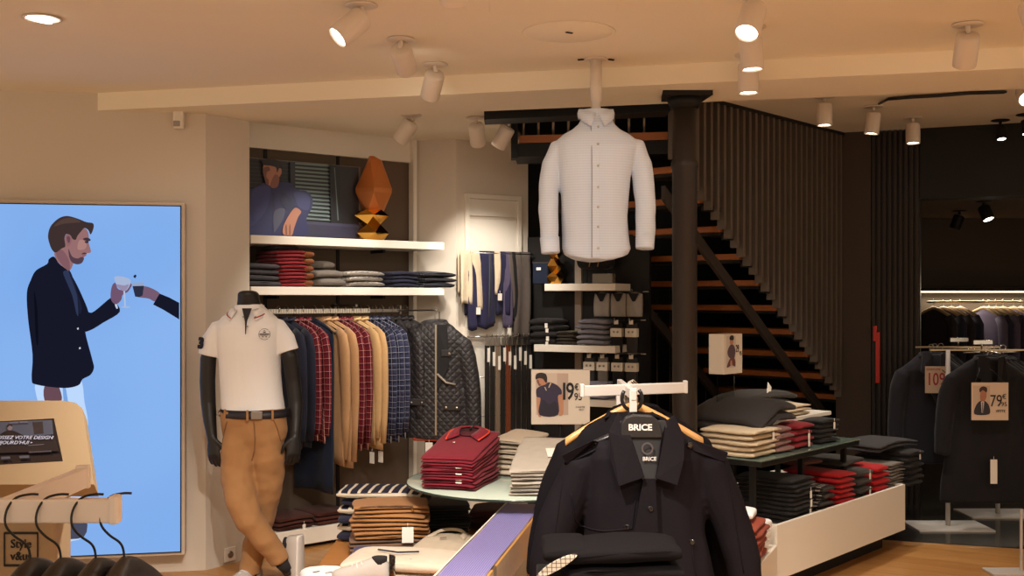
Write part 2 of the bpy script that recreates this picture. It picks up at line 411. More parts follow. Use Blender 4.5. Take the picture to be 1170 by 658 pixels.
# stairwell: dark walls around and above the void
wallseg('wall_stair_back', sp(-.1, 1.62), sp(3.4, 1.62), 0, 3.9, M_black)
wallseg('wall_stair_end', sp(3.4, 1.62), sp(3.4, -.02), 0, 3.9, M_black)
wallseg('wall_void_left', (-.16, bb(-.16)-.1), (.12, 8.35), ZL+.05, 3.9, M_black, .05)
wallseg('wall_void_front', (-.2, bb(-.2)-.06), (1.4, bb(1.4)-.06), ZS+.16, 3.9, M_black, .04)
wallseg('wall_void_right', sp(-.9, -.03), sp(3.4, -.03), ZR+.02, 3.9, M_black, .04, -1)
slabpoly('ceiling_void', [(-.8, 6), (4, 6), (5, 11.5), (-.8, 11.5)], 3.9, .08, M_black)
# dark wall beside the stairs: flat pier, ribbed panel, lintel over the opening
tc = .0; ft = lambda px: (lambda k: (2.558-8.64*k)/(-.383*k-.924))(K(px))
t1, t2 = ft(995), ft(1051)
M_pier = mat('brown_black_paint', (66, 54, 46), .6, spec=.3)
wallseg('wall_pier_dark', bp_(0), bp_(t1), 0, ZR, M_pier, .25)
b = MB(); nr = 9
b.prism([bp_(t1, .05), bp_(t2, .05), bp_(t2, .25), bp_(t1, .25)], (0, 0, ZR), 0)
for i in range(nr):
    t = t1+(t2-t1)*(i+.5)/nr; b.box(bp_(t, .03, ZR/2), ((t2-t1)/nr*.55, .05, ZR), rz=math.atan2(-.383, .924))
struct(b.build('wall_ribbed', mat('ribbed_black', (46, 39, 34), .5, spec=.3)))
wallseg('wall_lintel', bp_(t2), bp_(4.2), 2.36, ZR+.05, M_black, .25)
wallseg('wall_suit_left', bp_(t2, .25), (3.38, 11.4), 0, 2.5, M_dark, .06)
wallseg('wall_suit_back', (3.2, 11.3), (6.6, 11.3), 0, 2.5, mat('suit_wall', (74, 64, 55), .7), .08)
wallseg('wall_suit_right', (6.4, 11.4), (6.4, 6.0), 0, 2.9, M_dark, .06)
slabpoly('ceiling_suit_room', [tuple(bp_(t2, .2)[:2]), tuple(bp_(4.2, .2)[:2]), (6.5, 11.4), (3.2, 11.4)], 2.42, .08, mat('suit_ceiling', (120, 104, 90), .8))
# ------------------------------------------------------------------ staircase
def stair_s(px): k = K(px); Y = 5.088/(.885-k); return ((Vector((k*Y, Y, 0))-SL0).dot(SD))
st = thing('staircase', 'dark steel staircase with open orange oak treads behind the round black post', 'stairs', sp(0))
def rel(p): return Vector(p)-sp(0)
srz = math.atan2(.749, .663)
steps = [(823, 258), (844, 289), (866, 320), (886, 349), (904, 376), (923, 402), (942, 427), (957, 451)]
S0 = stair_s(823); S7 = stair_s(957); Z0 = 1.6+82/F*(5.088/(.885-K(823))); Z7 = 1.6-111/F*(5.088/(.885-K(957)))
ds, dz = (S7-S0)/7, (Z0-Z7)/7
for i in range(-2, 10):
    s, z = S0+ds*i, Z0-dz*i
    L = 1.07 if i >= 0 else 1.0
    n0 = .30 if i >= 8 else .01; L -= n0-.01
    b = MB(); b.box(rel(sp(s+.13, L/2+n0, z-.02)), (.26, L, .042), rz=srz, bev=.005); b.build('tread', M_tread, st)
    b = MB(); b.box(rel(sp(s+.13, L/2+n0, z-.052)), (.22, L, .02), rz=srz); b.build('tread_plate', M_black, st)
b = MB()
for n_, se in ((.10, 7.8), (.98, 9.5)):
    a0, a1 = sp(S0-ds*2, n_, Z0+dz*2-.12), sp(S0+ds*se, n_, Z0-dz*se-.12)
    for q in (0,): b.prism([rel(a0), rel(a1), rel(a1)+Vector((0, 0, -.09)), rel(a0)+Vector((0, 0, -.09))], SN*.03)
b.build('stringer', mat('stringer_brown', (58, 50, 44), .6), st)
for i in range(-1, 8):                                       # small brackets that hold the slats under each tread end
    s, z = S0+ds*i, Z0-dz*i
    b = MB(); b.box(rel(sp(s+.13, -.005, z-.075)), (.17, .05, .035), rz=srz); b.build('slat_bracket', M_black, st)
# landing at the head of the stairs
lz = Z0+dz*3; lp = W(593, 160, 7.15); lend = sp(S0-ds*2.2, .05)
ln_ = thing('stair_landing', 'dark steel landing with an orange oak edge at the head of the stairs', 'landing', (lp.x, lp.y, 2.5))
L0 = Vector((lp.x, lp.y, 0)); 
b = MB(); b.prism([Vector((0, 0, .11)), Vector((.95, -.15, .11)), Vector((1.05, .25, .11)), Vector((.02, .40, .11))], (0, 0, .05)); b.build('landing_board', M_tread, ln_)
b = MB(); b.prism([Vector((-.03, -.0, .02)), Vector((.95, -.155, .02)), Vector((1.05, .25, .02)), Vector((-.01, .40, .02))], (0, 0, .085)); b.box((-.03, .05, .16), (.045, .12, .30)); b.build('landing_frame', M_black, ln_)
M_rod = mat('grey_rod', (170, 150, 128), .4, metal=.6)
for i in range(9):
    b = MB(); b.tube([(.03+.098*i, .06-.012*i, .16), (.03+.098*i, .06-.012*i, .36)], .009, 8); b.build('baluster', M_rod, ln_)
b = MB(); p0, p1 = W(553, 127, 6.62), W(770, 119, 6.2)
b.prism([Vector((p0.x, p0.y+.02, ZS+.0)), Vector((p1.x, p1.y+.14, ZS+.0)), Vector((p1.x, p1.y+.34, ZS+.0)), Vector((p0.x, p0.y+.22, ZS+.0))], (0, 0, .08)); struct(b.build('trim_5', M_black))
# slat screen
scn = thing('slat_screen', 'tall screen of dark brown vertical slats along the right side of the stairs', 'screen', sp(0))
M_slat = mat('dark_slat', (98, 88, 78), .42, spec=.4, vary=.15)
ns = 0; s = S0-.62
while s < 1.86:
    zb = Z0-dz*((s-S0-.13)/ds)-.14
    zb = max(zb, .05)
    if zb < ZR-.05:
        b = MB(); b.box(rel(sp(s, -.03, (zb+ZR)/2)), (.030, .055, ZR-zb), rz=srz, bev=.002); b.build('slat', M_slat, scn); ns += 1
    s += .084
b = MB(); b.box(rel(sp(.75, -.03, ZR-.012)), (2.35, .06, .024), rz=srz); b.build('top_rail', M_black, scn)
rl = thing('stair_rods', 'thin bright steel rods standing behind the stair treads', 'rods', sp(0, 1.3))
for i in range(16):
    q = sp(-.05+i*.19, 1.3); zt = Z0-dz*((-.05+i*.19-S0)/ds)+.55
    b = MB(); b.tube([q-sp(0, 1.3), q-sp(0, 1.3)+Vector((0, 0, min(zt, 2.8)))], .0045, 6); b.build('rod', mat('rod_steel', (96, 84, 74), .4, metal=.7), rl)
# round black post
po = thing('round_post', 'round black steel post between the white shirt and the stairs', 'post', (.915, 5.80, 0))
b = MB(); b.lathe([(.066, 0), (.066, 2.28), (.072, 2.29), (.072, 2.32), (.064, 2.33), (.064, 2.62)], 28); b.build('shaft', mat('post_black', (48, 41, 37), .5, spec=.35), po)
b = MB(); b.prism([(-.13, -.11, 2.655), (.13, -.11, 2.655), (.11, .10, 2.655), (-.11, .10, 2.655)], (0, 0, .025)); b.lathe([(.07, 2.60), (.10, 2.655)], 20); b.build('head_plate', M_black, po)
# red bar
p = bp_(ft(1003), -.02)
b = MB(); z0, z1 = 1.6-105/F*p.y, 1.6-32/F*p.y
b.box((0, 0, (z0+z1)/2), (.034, .02, z1-z0-.1), rz=math.atan2(-.383, .924), bev=.004); b.box((-.02, 0, z1-.06), (.03, .018, .12), rz=math.atan2(-.383, .924), bev=.003)
tag(b.build('wall_sign', mat('signal_red', (196, 34, 22), .45), origin=None), 'narrow vertical red sign on the ribbed dark wall', 'sign').location = (p.x, p.y, 0)
# ------------------------------------------------------------------ lamps
M_lampbody = mat('lamp_white', (222, 210, 196), .45)
def spotlight(name, label, P, aim, cat='spotlight', r=.05, L=.135, drop=.055, watts=LAMP_W, ang=62, m=None, lens=True, body=True, group='ceiling spotlights', plate_off=(0, 0), tilt_offset=.02):
    P = Vector(P); t = thing(name, label, cat, P, group=group); m = m or M_lampbody
    d = (Vector(aim)-P).normalized()
    z = -d; x = Vector((0, 1, 0)).cross(z).normalized() if abs(z.y) < .95 else Vector((1, 0, 0)); y = z.cross(x)
    R = Matrix((x, y, z)).transposed().to_4x4()
    b = MB(); b.lathe([(.062, -.001), (.066, -.006), (.058, -.009), (.02, -.010)], 24, o=(plate_off[0], plate_off[1], 0)); b.tube([(plate_off[0], plate_off[1], -.008), (plate_off[0]*.5, plate_off[1]*.5, -.02), Vector((0, 0, -drop))+R @ Vector((0, 0, .02))], .011, 8); b.build('mounting_plate', m, t)
    o = Vector((0, 0, -drop))
    b = MB(); b.lathe([(r*.55, .012), (r*.93, .006), (r, -.004), (r, -L+.004), (r*.97, -L), (r*.86, -L), (r*.84, -L+.012)], 28, o=o, M=R); b.build('lamp_head', m, t)
    b = MB(); b.lathe([(.001, -L+.009), (r*.84, -L+.0085), (r*.84, -L+.010), (.001, -L+.0105)], 24, o=o, M=R); b.build('lens', M_lens if lens else M_black, t)
    if watts:
        ld = bpy.data.lights.new('bulb', 'SPOT'); ld.energy = watts; ld.color = LAMP_COL; ld.spot_size = math.radians(ang); ld.spot_blend = .7; ld.shadow_soft_size = .04
        lo = bpy.data.objects.new('bulb', ld); C.objects.link(lo); lo.parent = t; lo.location = o + R @ Vector((0, 0, -L-.012)); lo.rotation_euler = R.to_euler()
    return t
def cz(px, py, z): return atz(px, py, z-.0005)
L_ = [
 ('white cylinder spotlight at top left, its bright lens tilted down left', (413, 5), ZN, (-2.2, 3.6, 1.2), {}),
 ('white cylinder spotlight second of the row of three above the bay, tilted away', (458, 44), ZN, (-.10, 8.0, 1.2), dict(watts=80, ang=38)),
 ('white cylinder spotlight hanging in front of the beam, its dark back showing', (497, 73), ZN, (-1.05, 7.3, .9), {}),
 ('white spotlight above the copper sculpture, half hidden behind the beam', (470, 131), ZL, (-1.2, 7.1, 2.0), dict(watts=36)),
 ('white spotlight left of the pair by the black stair beam', (544, 134), ZL, (-.12, 8.0, 1.5), dict(watts=82)),
 ('white spotlight right of the pair by the black stair beam', (580, 137), ZL, (-.9, 7.6, 1.2), dict(watts=40)),
 ('large white spotlight above the post with its lit face toward the room', (862, -6), ZN, (.2, 3.2, .9), {}),
 ('white spotlight pointing straight down behind the large lit one above the post', (858, 30), ZN, (1.14, 4.72, 0), {}),
 ('white spotlight with a lit rim pointing down close to the beam', (855, 62), ZN, (1.16, 5.26, 0), {}),
 ('small white downlight on the rear ceiling just behind the beam', (942, 110), ZR, (2.0, 7.0, 0), {}),
 ('white spotlight at the left end of the black ceiling cable', (998, 121), ZR, (2.2, 7.5, .3), dict(watts=30)),
 ('white spotlight on the rear ceiling against the dark lintel', (1043, 134), ZR, (2.85, 7.7, 0), dict(watts=30)),
 ('white spotlight turned away to the right with no lens showing', (1106, 27), ZN, (2.3, 6.4, .4), {}),
 ('white spotlight in the top right corner, its lens cut by the frame', (1178, -10), ZN, (2.2, 3.4, .8), {}),
 ('white spotlight at the right end of the black ceiling cable, lens facing the room', (1170, 94), ZR, (2.0, 3.0, .6), dict(watts=30)),
]
for lab, (px, py), z, aim, kw in L_:
    spotlight('ceiling_spotlight', lab, cz(px, py, z), aim, **kw)
# recessed light at far left
P = cz(48, 20, ZN); t = thing('recessed_light', 'round recessed ceiling light with a slanted bright lens at far left', 'ceiling light', P)
b = MB(); b.lathe([(.075, -.001), (.082, -.005), (.068, -.008), (.066, -.002)], 28); b.build('trim_ring', M_lampbody, t)
b = MB(); b.lathe([(.001, -.006), (.05, -.006), (.05, .0), (.001, .0)], 24, M=Euler((.0, .18, 0)).to_matrix().to_4x4(), o=(-.01, 0, -.006)); b.build('lens', M_lens, t)
ld = bpy.data.lights.new('bulb', 'SPOT'); ld.energy = LAMP_W*.7; ld.color = LAMP_COL; ld.spot_size = 1.5; ld.spot_blend = .8; ld.shadow_soft_size = .05
lo = bpy.data.objects.new('bulb', ld); C.objects.link(lo); lo.parent = t; lo.location = (0, 0, -.03); ld.energy *= .8
# added lamps out of view, same fittings, to brighten the ceiling and the goods
for i, (x, y, ax, ay, az) in enumerate([(1.6, .2, 1.8, 1.2, 0), (2.4, 1.4, 2.0, 2.4, 0), (.9, 1.0, .8, 2.2, 0), (-.3, 2.7, -.6, 4.0, 0), (.2, 2.2, -.3, 4.9, .5), (-1.0, 3.2, -1.4, 6.0, 1.0), (.3, 3.0, .36, 5.5, 1.3), (-.2, 3.7, -.2, 5.2, .8)]):
    spotlight('ceiling_spotlight', 'added white cylinder spotlight above the front of the shop, out of view', (x, y, ZN-.0005), (ax, ay, az), group='added spotlights above the front of the shop', ang=66 if az else 90, watts=64 if az else 330)
for i, (px, py) in enumerate([(1143, 142), (1166, 148)]):
    P = atz(px, py, ZR); k = bp_(ft(px)); P = Vector((K(px)*8.0, 8.0, ZR-.0005)) if i == 0 else Vector((K(1172)*7.75, 7.75, ZR-.0005))
    spotlight('ceiling_spotlight', 'black spotlight with a small lit lens before the dark lintel' if i == 0 else 'black spotlight cut by the right edge before the dark lintel', P, P+Vector((-.05, -.35, -1)), r=.035, L=.10, m=M_black, watts=14)
for i, (px, Y) in enumerate([(1124, 9.3), (1096, 10.3)]):
    P = Vector((K(px)*Y, Y, 2.4195)); spotlight('ceiling_spotlight', 'black double spotlight with a bright lens on the suit room ceiling' if i == 0 else 'unlit black spotlight at the back of the suit room ceiling', P, P+Vector((.25, -.6, -1.3)) if i == 0 else P+Vector((-.3, .2, -1)), r=.05, L=.12, m=M_black, watts=20 if i == 0 else 0, lens=i == 0)
# ceiling details
P = cz(650, 37, ZN); b = MB(); b.lathe([(.001, -.003), (.190, -.003), (.192, -.0012), (.197, -.0012), (.199, -.003), (.206, -.003), (.208, -.0005), (.001, -.0005)], 48); t = tag(b.build('ceiling_hatch', M_ceil), 'flat round panel with a ring groove in the ceiling beside the hanging shirt', 'ceiling panel'); t.location = P
b = MB(); b.box((.0, -.02, -.007), (.035, .012, .003), rz=.6); b.build('latch', M_dark, t)
P = cz(634, -4, ZN); b = MB(); b.box((0, 0, -.004), (.52, .42, .008), bev=.003); tag(b.build('access_panel', M_ceil), 'shallow rectangular panel in the ceiling at the top of the picture', 'ceiling panel').location = P
b = MB(); pts = [W(1008, 116, 7.0), W(1018, 112, 7.0), W(1040, 110, 6.95), W(1075, 108, 6.9), W(1110, 104, 6.75), W(1147, 103, 6.65)]
pts = [Vector((p.x, p.y, ZR-.014)) for p in [atz(px, py, ZR-.01) for px, py in [(1006, 117), (1016, 112), (1040, 110), (1075, 108), (1110, 105), (1150, 104)]]]
b.tube(pts, .009, 8); b.tube([p+Vector((0, .03, 0)) for p in pts], .008, 8); tag(b.build('ceiling_cable', M_wire), 'black cable running along the rear ceiling between two spotlights', 'cable')
P = onplane(WA, TM, 206, 137); t = thing('motion_sensor', 'small white motion sensor high on the wall above the tall screen', 'sensor', P)
b = MB(); b.box((0, -.03, 0), (.062, .055, .115), bev=.012, rz=.18); b.build('housing', M_white, t)
b = MB(); b.box((-.004, -.055, -.03), (.04, .012, .035), bev=.005, rz=.18); b.build('sensor_window', M_steel, t)
P = onplane(WA, TM, 236, 633)
# ------------------------------------------------------------------ tall video screen on the left wall
tn = Vector((TM, -1, 0)).normalized(); trz = math.atan2(TM, 1)
tv3 = lambda px, py: onplane(TA, TM, px, py)
c0 = tv3(98, 434); cl, cr = tv3(-11, 233), tv3(206, 236); ct, cb = tv3(98, 234.5), tv3(98, 634)
tw, th = (cr-cl).length, ct.z-cb.z
mid = (Vector((cl.x, cl.y, 0))+Vector((cr.x, cr.y, 0)))/2; mid.z = cb.z
tv = thing('video_screen', 'tall lit video screen of a man in a dark blazer clinking glasses on blue', 'screen', mid, trz)
tvi = (Matrix.Translation(mid) @ Matrix.Rotation(trz, 4, 'Z')).inverted()
b = MB(); b.box((0, .055, th/2), (tw+.05, .10, th+.05), bev=.006); b.build('screen_case', mat('screen_case', (206, 188, 168), .45), tv)
b = MB(); b.box((0, .0, th/2), (tw+.012, .012, th+.012)); b.build('screen_bezel', M_black, tv)
b = MB(); b.box((0, -.004, th/2), (tw, .006, th)); 
m_, nt, bs = _new('screen_blue'); nt.nodes.remove(bs); e = N(nt, 'ShaderNodeEmission'); e.inputs[1].default_value = 1
tcx = N(nt, 'ShaderNodeTexCoord'); nz = N(nt, 'ShaderNodeTexNoise'); nz.inputs['Scale'].default_value = .9; nz.inputs['Detail'].default_value = 1
mx = N(nt, 'ShaderNodeMix', data_type='RGBA'); mx.inputs[6].default_value = lin((112, 162, 230))+(1,); mx.inputs[7].default_value = lin((150, 190, 244))+(1,)
nt.links.new(tcx.outputs['Object'], nz.inputs['Vector']); nt.links.new(nz.outputs['Fac'], mx.inputs[0]); nt.links.new(mx.outputs[2], e.inputs[0]); nt.links.new(e.outputs[0], nt.nodes['Material Output'].inputs[0])
b.build('screen_panel', m_, tv)
A5 = lambda L: [(20+x/5.063, 240+y/5.063) for x, y in L]
A1 = lambda L: [(x/2.742, 220+y/2.742) for x, y in L]
SKIN, SKD, NAVY = (150, 108, 108), (104, 74, 84), (22, 24, 40)
sh = [
 ((188, 216, 252), [(41, 436), (72, 440), (92, 433), (97, 460), (101, 484), (98, 520), (98, 572), (97, 612), (62, 613), (55, 560), (48, 480)], True),
 ((120, 165, 225), [(72, 445), (76, 445), (82, 500), (80, 560), (76, 560), (77, 500)], True),
 ((120, 165, 225), [(88, 460), (92, 478), (100, 490), (99, 494), (90, 482)], True),
 (SKD, [(51, 442), (63, 436), (70, 448), (69.5, 459), (53, 460)], True),
 (SKIN, A5([(225, 200), (300, 170), (330, 230), (330, 300), (300, 320), (240, 300)]), True),
 (SKIN, A5([(215, 250), (240, 232), (300, 235), (325, 300), (302, 352), (270, 332), (230, 292)]), True),
 ((128, 90, 96), A5([(225, 245), (262, 232), (300, 290), (303, 350), (275, 332), (240, 290)]), True),
 (SKIN, A5([(335, 150), (372, 112), (396, 108), (411, 130), (415, 160), (413, 186), (427, 236), (420, 248), (402, 250), (401, 262), (387, 272), (384, 290), (371, 307), (345, 313), (320, 301), (303, 270), (296, 225), (280, 205), (275, 160), (292, 140), (315, 150), (325, 170)]), True),
 ((172, 128, 122), A5([(360, 175), (395, 182), (400, 215), (380, 230), (350, 225)]), True),
 ((82, 62, 74), A5([(298, 225), (318, 268), (350, 280), (370, 272), (386, 276), (384, 292), (371, 309), (345, 314), (318, 302), (302, 272)]), True),
 ((74, 56, 66), A5([(372, 255), (388, 246), (404, 251), (390, 256)]), True),
 ((150, 92, 100), A5([(378, 262), (400, 259), (393, 268), (381, 274)]), True),
 ((66, 48, 56), A5([(382, 166), (408, 160), (426, 172), (418, 180), (392, 176)]), True),
 ((60, 46, 58), A5([(392, 182), (412, 180), (412, 190), (398, 192)]), True),
 ((62, 48, 46), A5([(180, 150), (195, 95), (240, 50), (290, 35), (350, 50), (400, 70), (440, 78), (442, 108), (426, 142), (412, 116), (390, 105), (370, 125), (350, 150), (340, 172), (322, 168), (310, 148), (285, 140), (275, 165), (280, 210), (260, 222), (225, 246), (205, 232), (190, 200)]), True),
 ((82, 62, 56), A5([(215, 95), (255, 58), (310, 45), (370, 68), (330, 75), (270, 80)]), True),
 ((142, 100, 104), A5([(278, 152), (295, 140), (312, 150), (318, 175), (306, 205), (289, 206)]), True),
 ((104, 72, 82), A5([(288, 158), (300, 152), (309, 165), (304, 190), (294, 186)]), True),
 (NAVY, A5([(175, 312), (185, 285), (215, 270), (245, 310), (300, 355), (330, 400), (370, 480), (415, 592), (420, 680), (395, 700)]) + [(106, 410), (108, 420), (104, 428), (95, 433), (90, 440), (73, 443), (42, 439), (37, 432), (38, 405), (33, 365), (31.5, 335), (36, 320), (42, 309)], True),
 (NAVY, A5([(360, 560), (415, 590), (450, 583), (545, 505), (562, 522), (595, 588), (500, 650), (430, 692), (380, 700), (340, 640)]), True),
 ((12, 14, 26), A5([(100, 470), (118, 560), (125, 760), (112, 760), (104, 600)]), True),
 ((46, 56, 84), A5([(268, 362), (292, 350), (312, 372), (345, 470), (356, 600), (345, 598), (322, 500), (292, 425)]), True),
 ((30, 34, 56), A5([(300, 356), (318, 372), (350, 480), (376, 560), (362, 600), (350, 500)]), True),
 ((190, 205, 228), A5([(566, 545), (576, 540), (584, 565), (576, 570)]), True),
 ((112, 84, 110), A5([(543, 512), (548, 445), (568, 420), (582, 452), (602, 462), (632, 450), (655, 425), (664, 436), (642, 472), (612, 490), (602, 522), (570, 545)]), True),
 ((168, 182, 214), A5([(563, 392), (600, 384), (655, 402), (651, 440), (626, 468), (592, 452)]), True),
 ((150, 140, 170), A5([(575, 430), (620, 436), (648, 430), (626, 468), (592, 454)]), True),
 ((176, 192, 222), A5([(616, 468), (626, 468), (630, 558), (622, 558)]), False),
 ((170, 184, 214), A5([(602, 560), (630, 556), (658, 561), (630, 566)]), True),
 ((118, 90, 112), A5([(700, 452), (735, 440), (785, 455), (828, 487), (800, 528), (762, 512), (704, 504), (684, 492)]), True),
 ((44, 46, 66), A5([(668, 436), (735, 434), (727, 494), (706, 504), (684, 500)]), False),
 ((150, 165, 196), A5([(668, 420), (735, 418), (735, 438), (668, 440)]), False),
 ((30, 36, 50), A5([(674, 384), (684, 374), (692, 380), (684, 394)]), True),
 (NAVY, A5([(825, 483), (880, 505), (938, 536), (938, 632), (850, 578), (788, 546)]), False),
 ((200, 206, 214), A1([(244, 424), (249, 422), (250, 428), (245, 429)]), False),
 ((200, 206, 214), A1([(250, 485), (255, 483), (256, 489), (251, 490)]), False),
 ((72, 74, 92), [(58, 600), (68, 588), (97, 586), (97, 612), (62, 613)], True),
]
off = tn*.0075
picture('screen_picture', sh, lambda x, y: tv3(x, y)+off, tn, tv, tvi, maker=lambda c: emis('screen_%d_%d_%d' % c, c, 1.0))
# ------------------------------------------------------------------ kiosk with a tablet
M_gold = mat('champagne_metal', (160, 138, 108), .42, metal=.25, spec=.5)
kk = thing('tablet_kiosk', 'champagne metal kiosk with a tilted dark tablet in front of the tall screen', 'kiosk', (-1.46, 2.95, 0))
def kb(p): return Vector(p)-Vector((-1.46, 2.95, 0))
tl, tr_ = Vector((-1.72, 3.06, 1.312)), Vector((-1.205, 3.06, 1.312)); bl, br = Vector((-1.76, 2.84, 1.115)), Vector((-1.085, 2.84, 1.115))
b = MB(); nk = (tr_-bl).cross(br-bl).normalized(); nk = -nk if nk.y > 0 else nk
o = [bl, br, br+(tr_-br)*.9, br+(tr_-br)*.97+(tl-tr_)*.03, tr_+(tl-tr_)*.09, tl]
b.prism([kb(p) for p in o], -nk*.05); b.build('tilted_top', M_gold, kk)
kq = lambda px, py: (lambda d, t: Vector((0, 0, 1.6))+d*t)(Vector((K(px), 1, -(py-HY)/F)), (bl-Vector((0, 0, 1.6))).dot(nk)/Vector((K(px), 1, -(py-HY)/F)).dot(nk))
ki = Matrix.Translation((1.46, -2.95, 0))
B5 = lambda L: [(x/9.4, 470+y/9.4) for x, y in L]
pic = [((26, 21, 22), B5([(-260, 120), (580, 76), (676, 535), (-330, 590)]), False),
 ((58, 62, 74), B5([(-200, 125), (560, 95), (575, 250), (330, 265), (-200, 290)]), False),
 ((40, 34, 36), B5([(350, 120), (460, 112), (470, 240), (370, 248)]), False),
 ((48, 46, 54), B5([(100, 128), (300, 118), (302, 138), (102, 148)]), False),
 ((74, 76, 90), B5([(100, 122), (200, 117), (200, 135), (102, 141)]), False), ((74, 76, 90), B5([(215, 116), (300, 112), (302, 130), (217, 135)]), False),
 ((24, 20, 24), B5([(-60, 300), (40, 235), (90, 215), (150, 220), (220, 250), (300, 290), (300, 330), (-60, 340)]), True),
 ((96, 84, 88), B5([(82, 170), (105, 150), (132, 158), (140, 190), (122, 215), (96, 212), (84, 195)]), True),
 ((30, 26, 30), B5([(78, 172), (100, 145), (128, 150), (140, 175), (110, 165), (88, 185)]), True),
 ((30, 25, 27), B5([(-200, 330), (600, 290), (640, 440), (-220, 470)]), False),
 ((74, 70, 76), B5([(310, 380), (480, 366), (482, 374), (312, 388)]), False), ((56, 52, 58), B5([(315, 450), (560, 436), (562, 452), (318, 464)]), False),
 ((66, 66, 76), B5([(215, 498), (320, 492), (325, 518), (222, 524)]), False), ((66, 66, 76), B5([(20, 510), (118, 504), (122, 530), (25, 536)]), False)]
picture('tablet_screen', pic, kq, nk, kk, ki, step=.0006, maker=lambda c: mat('tab_%d_%d_%d' % c, c, .25, emit=.35))
for s_, x, y, sz in (('CHOISISSEZ VOTRE DESIGN', 210, 308, .0115), ('AUJOURD\u2019HUI \u25b8', 150, 362, .0115)):
    Mx = ki @ facing(kq(x/9.4, 470+y/9.4)+nk*.010, nk); text(s_, sz*1.45, mat('tab_text', (150, 152, 168), .4, emit=.5), kk, Mx, 'tablet_text', sx=.9)
b = MB(); b.box(kb((-1.455, 2.97, .555)), (.475, .12, 1.11), bev=.012); b.box(kb((-1.455, 3.0, .012)), (.6, .4, .024), bev=.004); b.build('stand', M_gold, kk)
ky = 2.908
b = MB(); sx0, sx1, sz0, sz1 = K(5)*ky, K(43)*ky, 1.6-(646-HY)/F*ky, 1.6-(609-HY)/F*ky
for c_, d_ in ((((sx0+sx1)/2, sz0), (sx1-sx0, .003)), (((sx0+sx1)/2, sz1), (sx1-sx0, .003)), ((sx0, (sz0+sz1)/2), (.003, sz1-sz0)), ((sx1, (sz0+sz1)/2), (.003, sz1-sz0))):
    b.box(kb((c_[0], ky, c_[1])), (d_[0], .003, d_[1]+.003))
b.build('stand_emblem', M_ink, kk)
for s_, zz, q in (('Style', .66, .033), ('v&us', .28, .033)):
    text(s_, q, M_ink, kk, facing(kb(((sx0+sx1)/2, ky, sz0+(sz1-sz0)*zz)), (0, -1, 0)), 'emblem_text', depth=.002, sx=.88)
b = MB(); b.box(kb((-1.44, ky, 1.6-(560-HY)/F*ky)), (.22, .003, .004)); b.build('stand_line', M_ink, kk)
# ------------------------------------------------------------------ foreground rail, lower left
M_rail = mat('white_rail', (198, 190, 182), .4); M_rail2 = mat('bright_white_rail', (242, 238, 236), .4)
fr = thing('garment_rack', 'white square-tube garment rack in the near left corner with black hangers on it', 'rack', (-.85, 1.85, 0))
ra = lambda p: Vector(p)-Vector((-.85, 1.85, 0))
b = MB(); zr = 1.6-243/F*1.85
b.box(ra((-.93, 1.85, zr)), (.53, .022, .040), bev=.003); b.build('cross_bar', M_rail2, fr)
b = MB(); b.box(ra((-.671, 1.85, zr+.002)), (.016, .028, .048), bev=.004); b.build('end_stop', M_rail2, fr)
b = MB(); b.box(ra((-.855, 2.015, zr+.001)), (.022, .33, .040), bev=.003); b.box(ra((-.855, 2.18, zr+.003)), (.028, .014, .046), bev=.003); b.build('side_arm', M_rail2, fr)
b = MB(); b.box(ra((-1.15, 1.85, zr/2)), (.035, .035, zr+.02), bev=.003); b.box(ra((-1.15, 1.85, .01)), (.5, .4, .02), bev=.004); b.build('upright', M_rail2, fr)
def big_hanger(x, lab, dy=0, dz=0, w=.052):
    Y = 1.85+dy; t = thing('coat_hanger', lab, 'hanger', (x, Y, zr+.022+dz), group='black hangers on the near rack')
    b = MB(); pts = []
    for i in range(13):
        a = PI*1.12 - PI*1.28*i/12; pts.append((-.004+.002*math.cos(a), .030*math.cos(a), -.032+.034*math.sin(a)))
    pts = [Vector((p[0]-.010, p[1], p[2])) for p in pts][::-1]
    q = [Vector((-.012, .024, -.055)), Vector((-.006, .006, -.074)), Vector((.004, .0, -.090)), Vector((.006, 0, -.125))]
    # hook seen face-on: curls over the bar
    hk = [Vector((.022, .014, .0025)), Vector((.008, .008, .0035)), Vector((-.008, -.004, .000)), Vector((-.017, -.014, -.014)), Vector((-.020, -.019, -.032)), Vector((-.017, -.018, -.048)), Vector((-.006, -.012, -.064)), Vector((.008, -.004, -.078)), Vector((.013, 0, -.094)), Vector((.014, 0, -.120))]
    sm = []
    for i in range(len(hk)-1):
        for k in range(4):
            p0, p1, p2, p3 = hk[max(i-1, 0)], hk[i], hk[i+1], hk[min(i+2, len(hk)-1)]; u = k/4
            sm.append(.5*((2*p1)+(p2-p0)*u+(2*p0-5*p1+4*p2-p3)*u*u+(3*p1-p0-3*p2+p3)*u**3))
    b.tube(sm+[hk[-1]], .0021, 8); b.build('hook', M_wire, t)
    b = MB(); rings = []
    for i in range(21):
        u = -1+2*i/20; y = u*.20; z = -.128-.085*abs(u)**1.5-.0; ww = w*(.62+.38*abs(u)**.5)*(1 if abs(u) < .97 else .75); hh = .030*(1.15-.35*abs(u))
        rings.append([Vector((.014+ww/2*math.cos(2*PI*k/14), y, z-.008+hh*math.sin(2*PI*k/14))) for k in range(14)])
    b.loft(rings); b.build('hanger_body', mat('hanger_black', (36, 32, 30), .42), t)
for i, (px, lab, dy) in enumerate([(17, 'black hanger on the near rack, leftmost hook before the framed emblem', 0), (52, 'black hanger on the near rack, second hook from the left', 0), (92, 'black hanger on the near rack, second hook from the bar end', 0), (122, 'black hanger on the near rack nearest the end stop of the bar', .01)]):
    big_hanger(K(px)*1.85+.012, lab, dy)
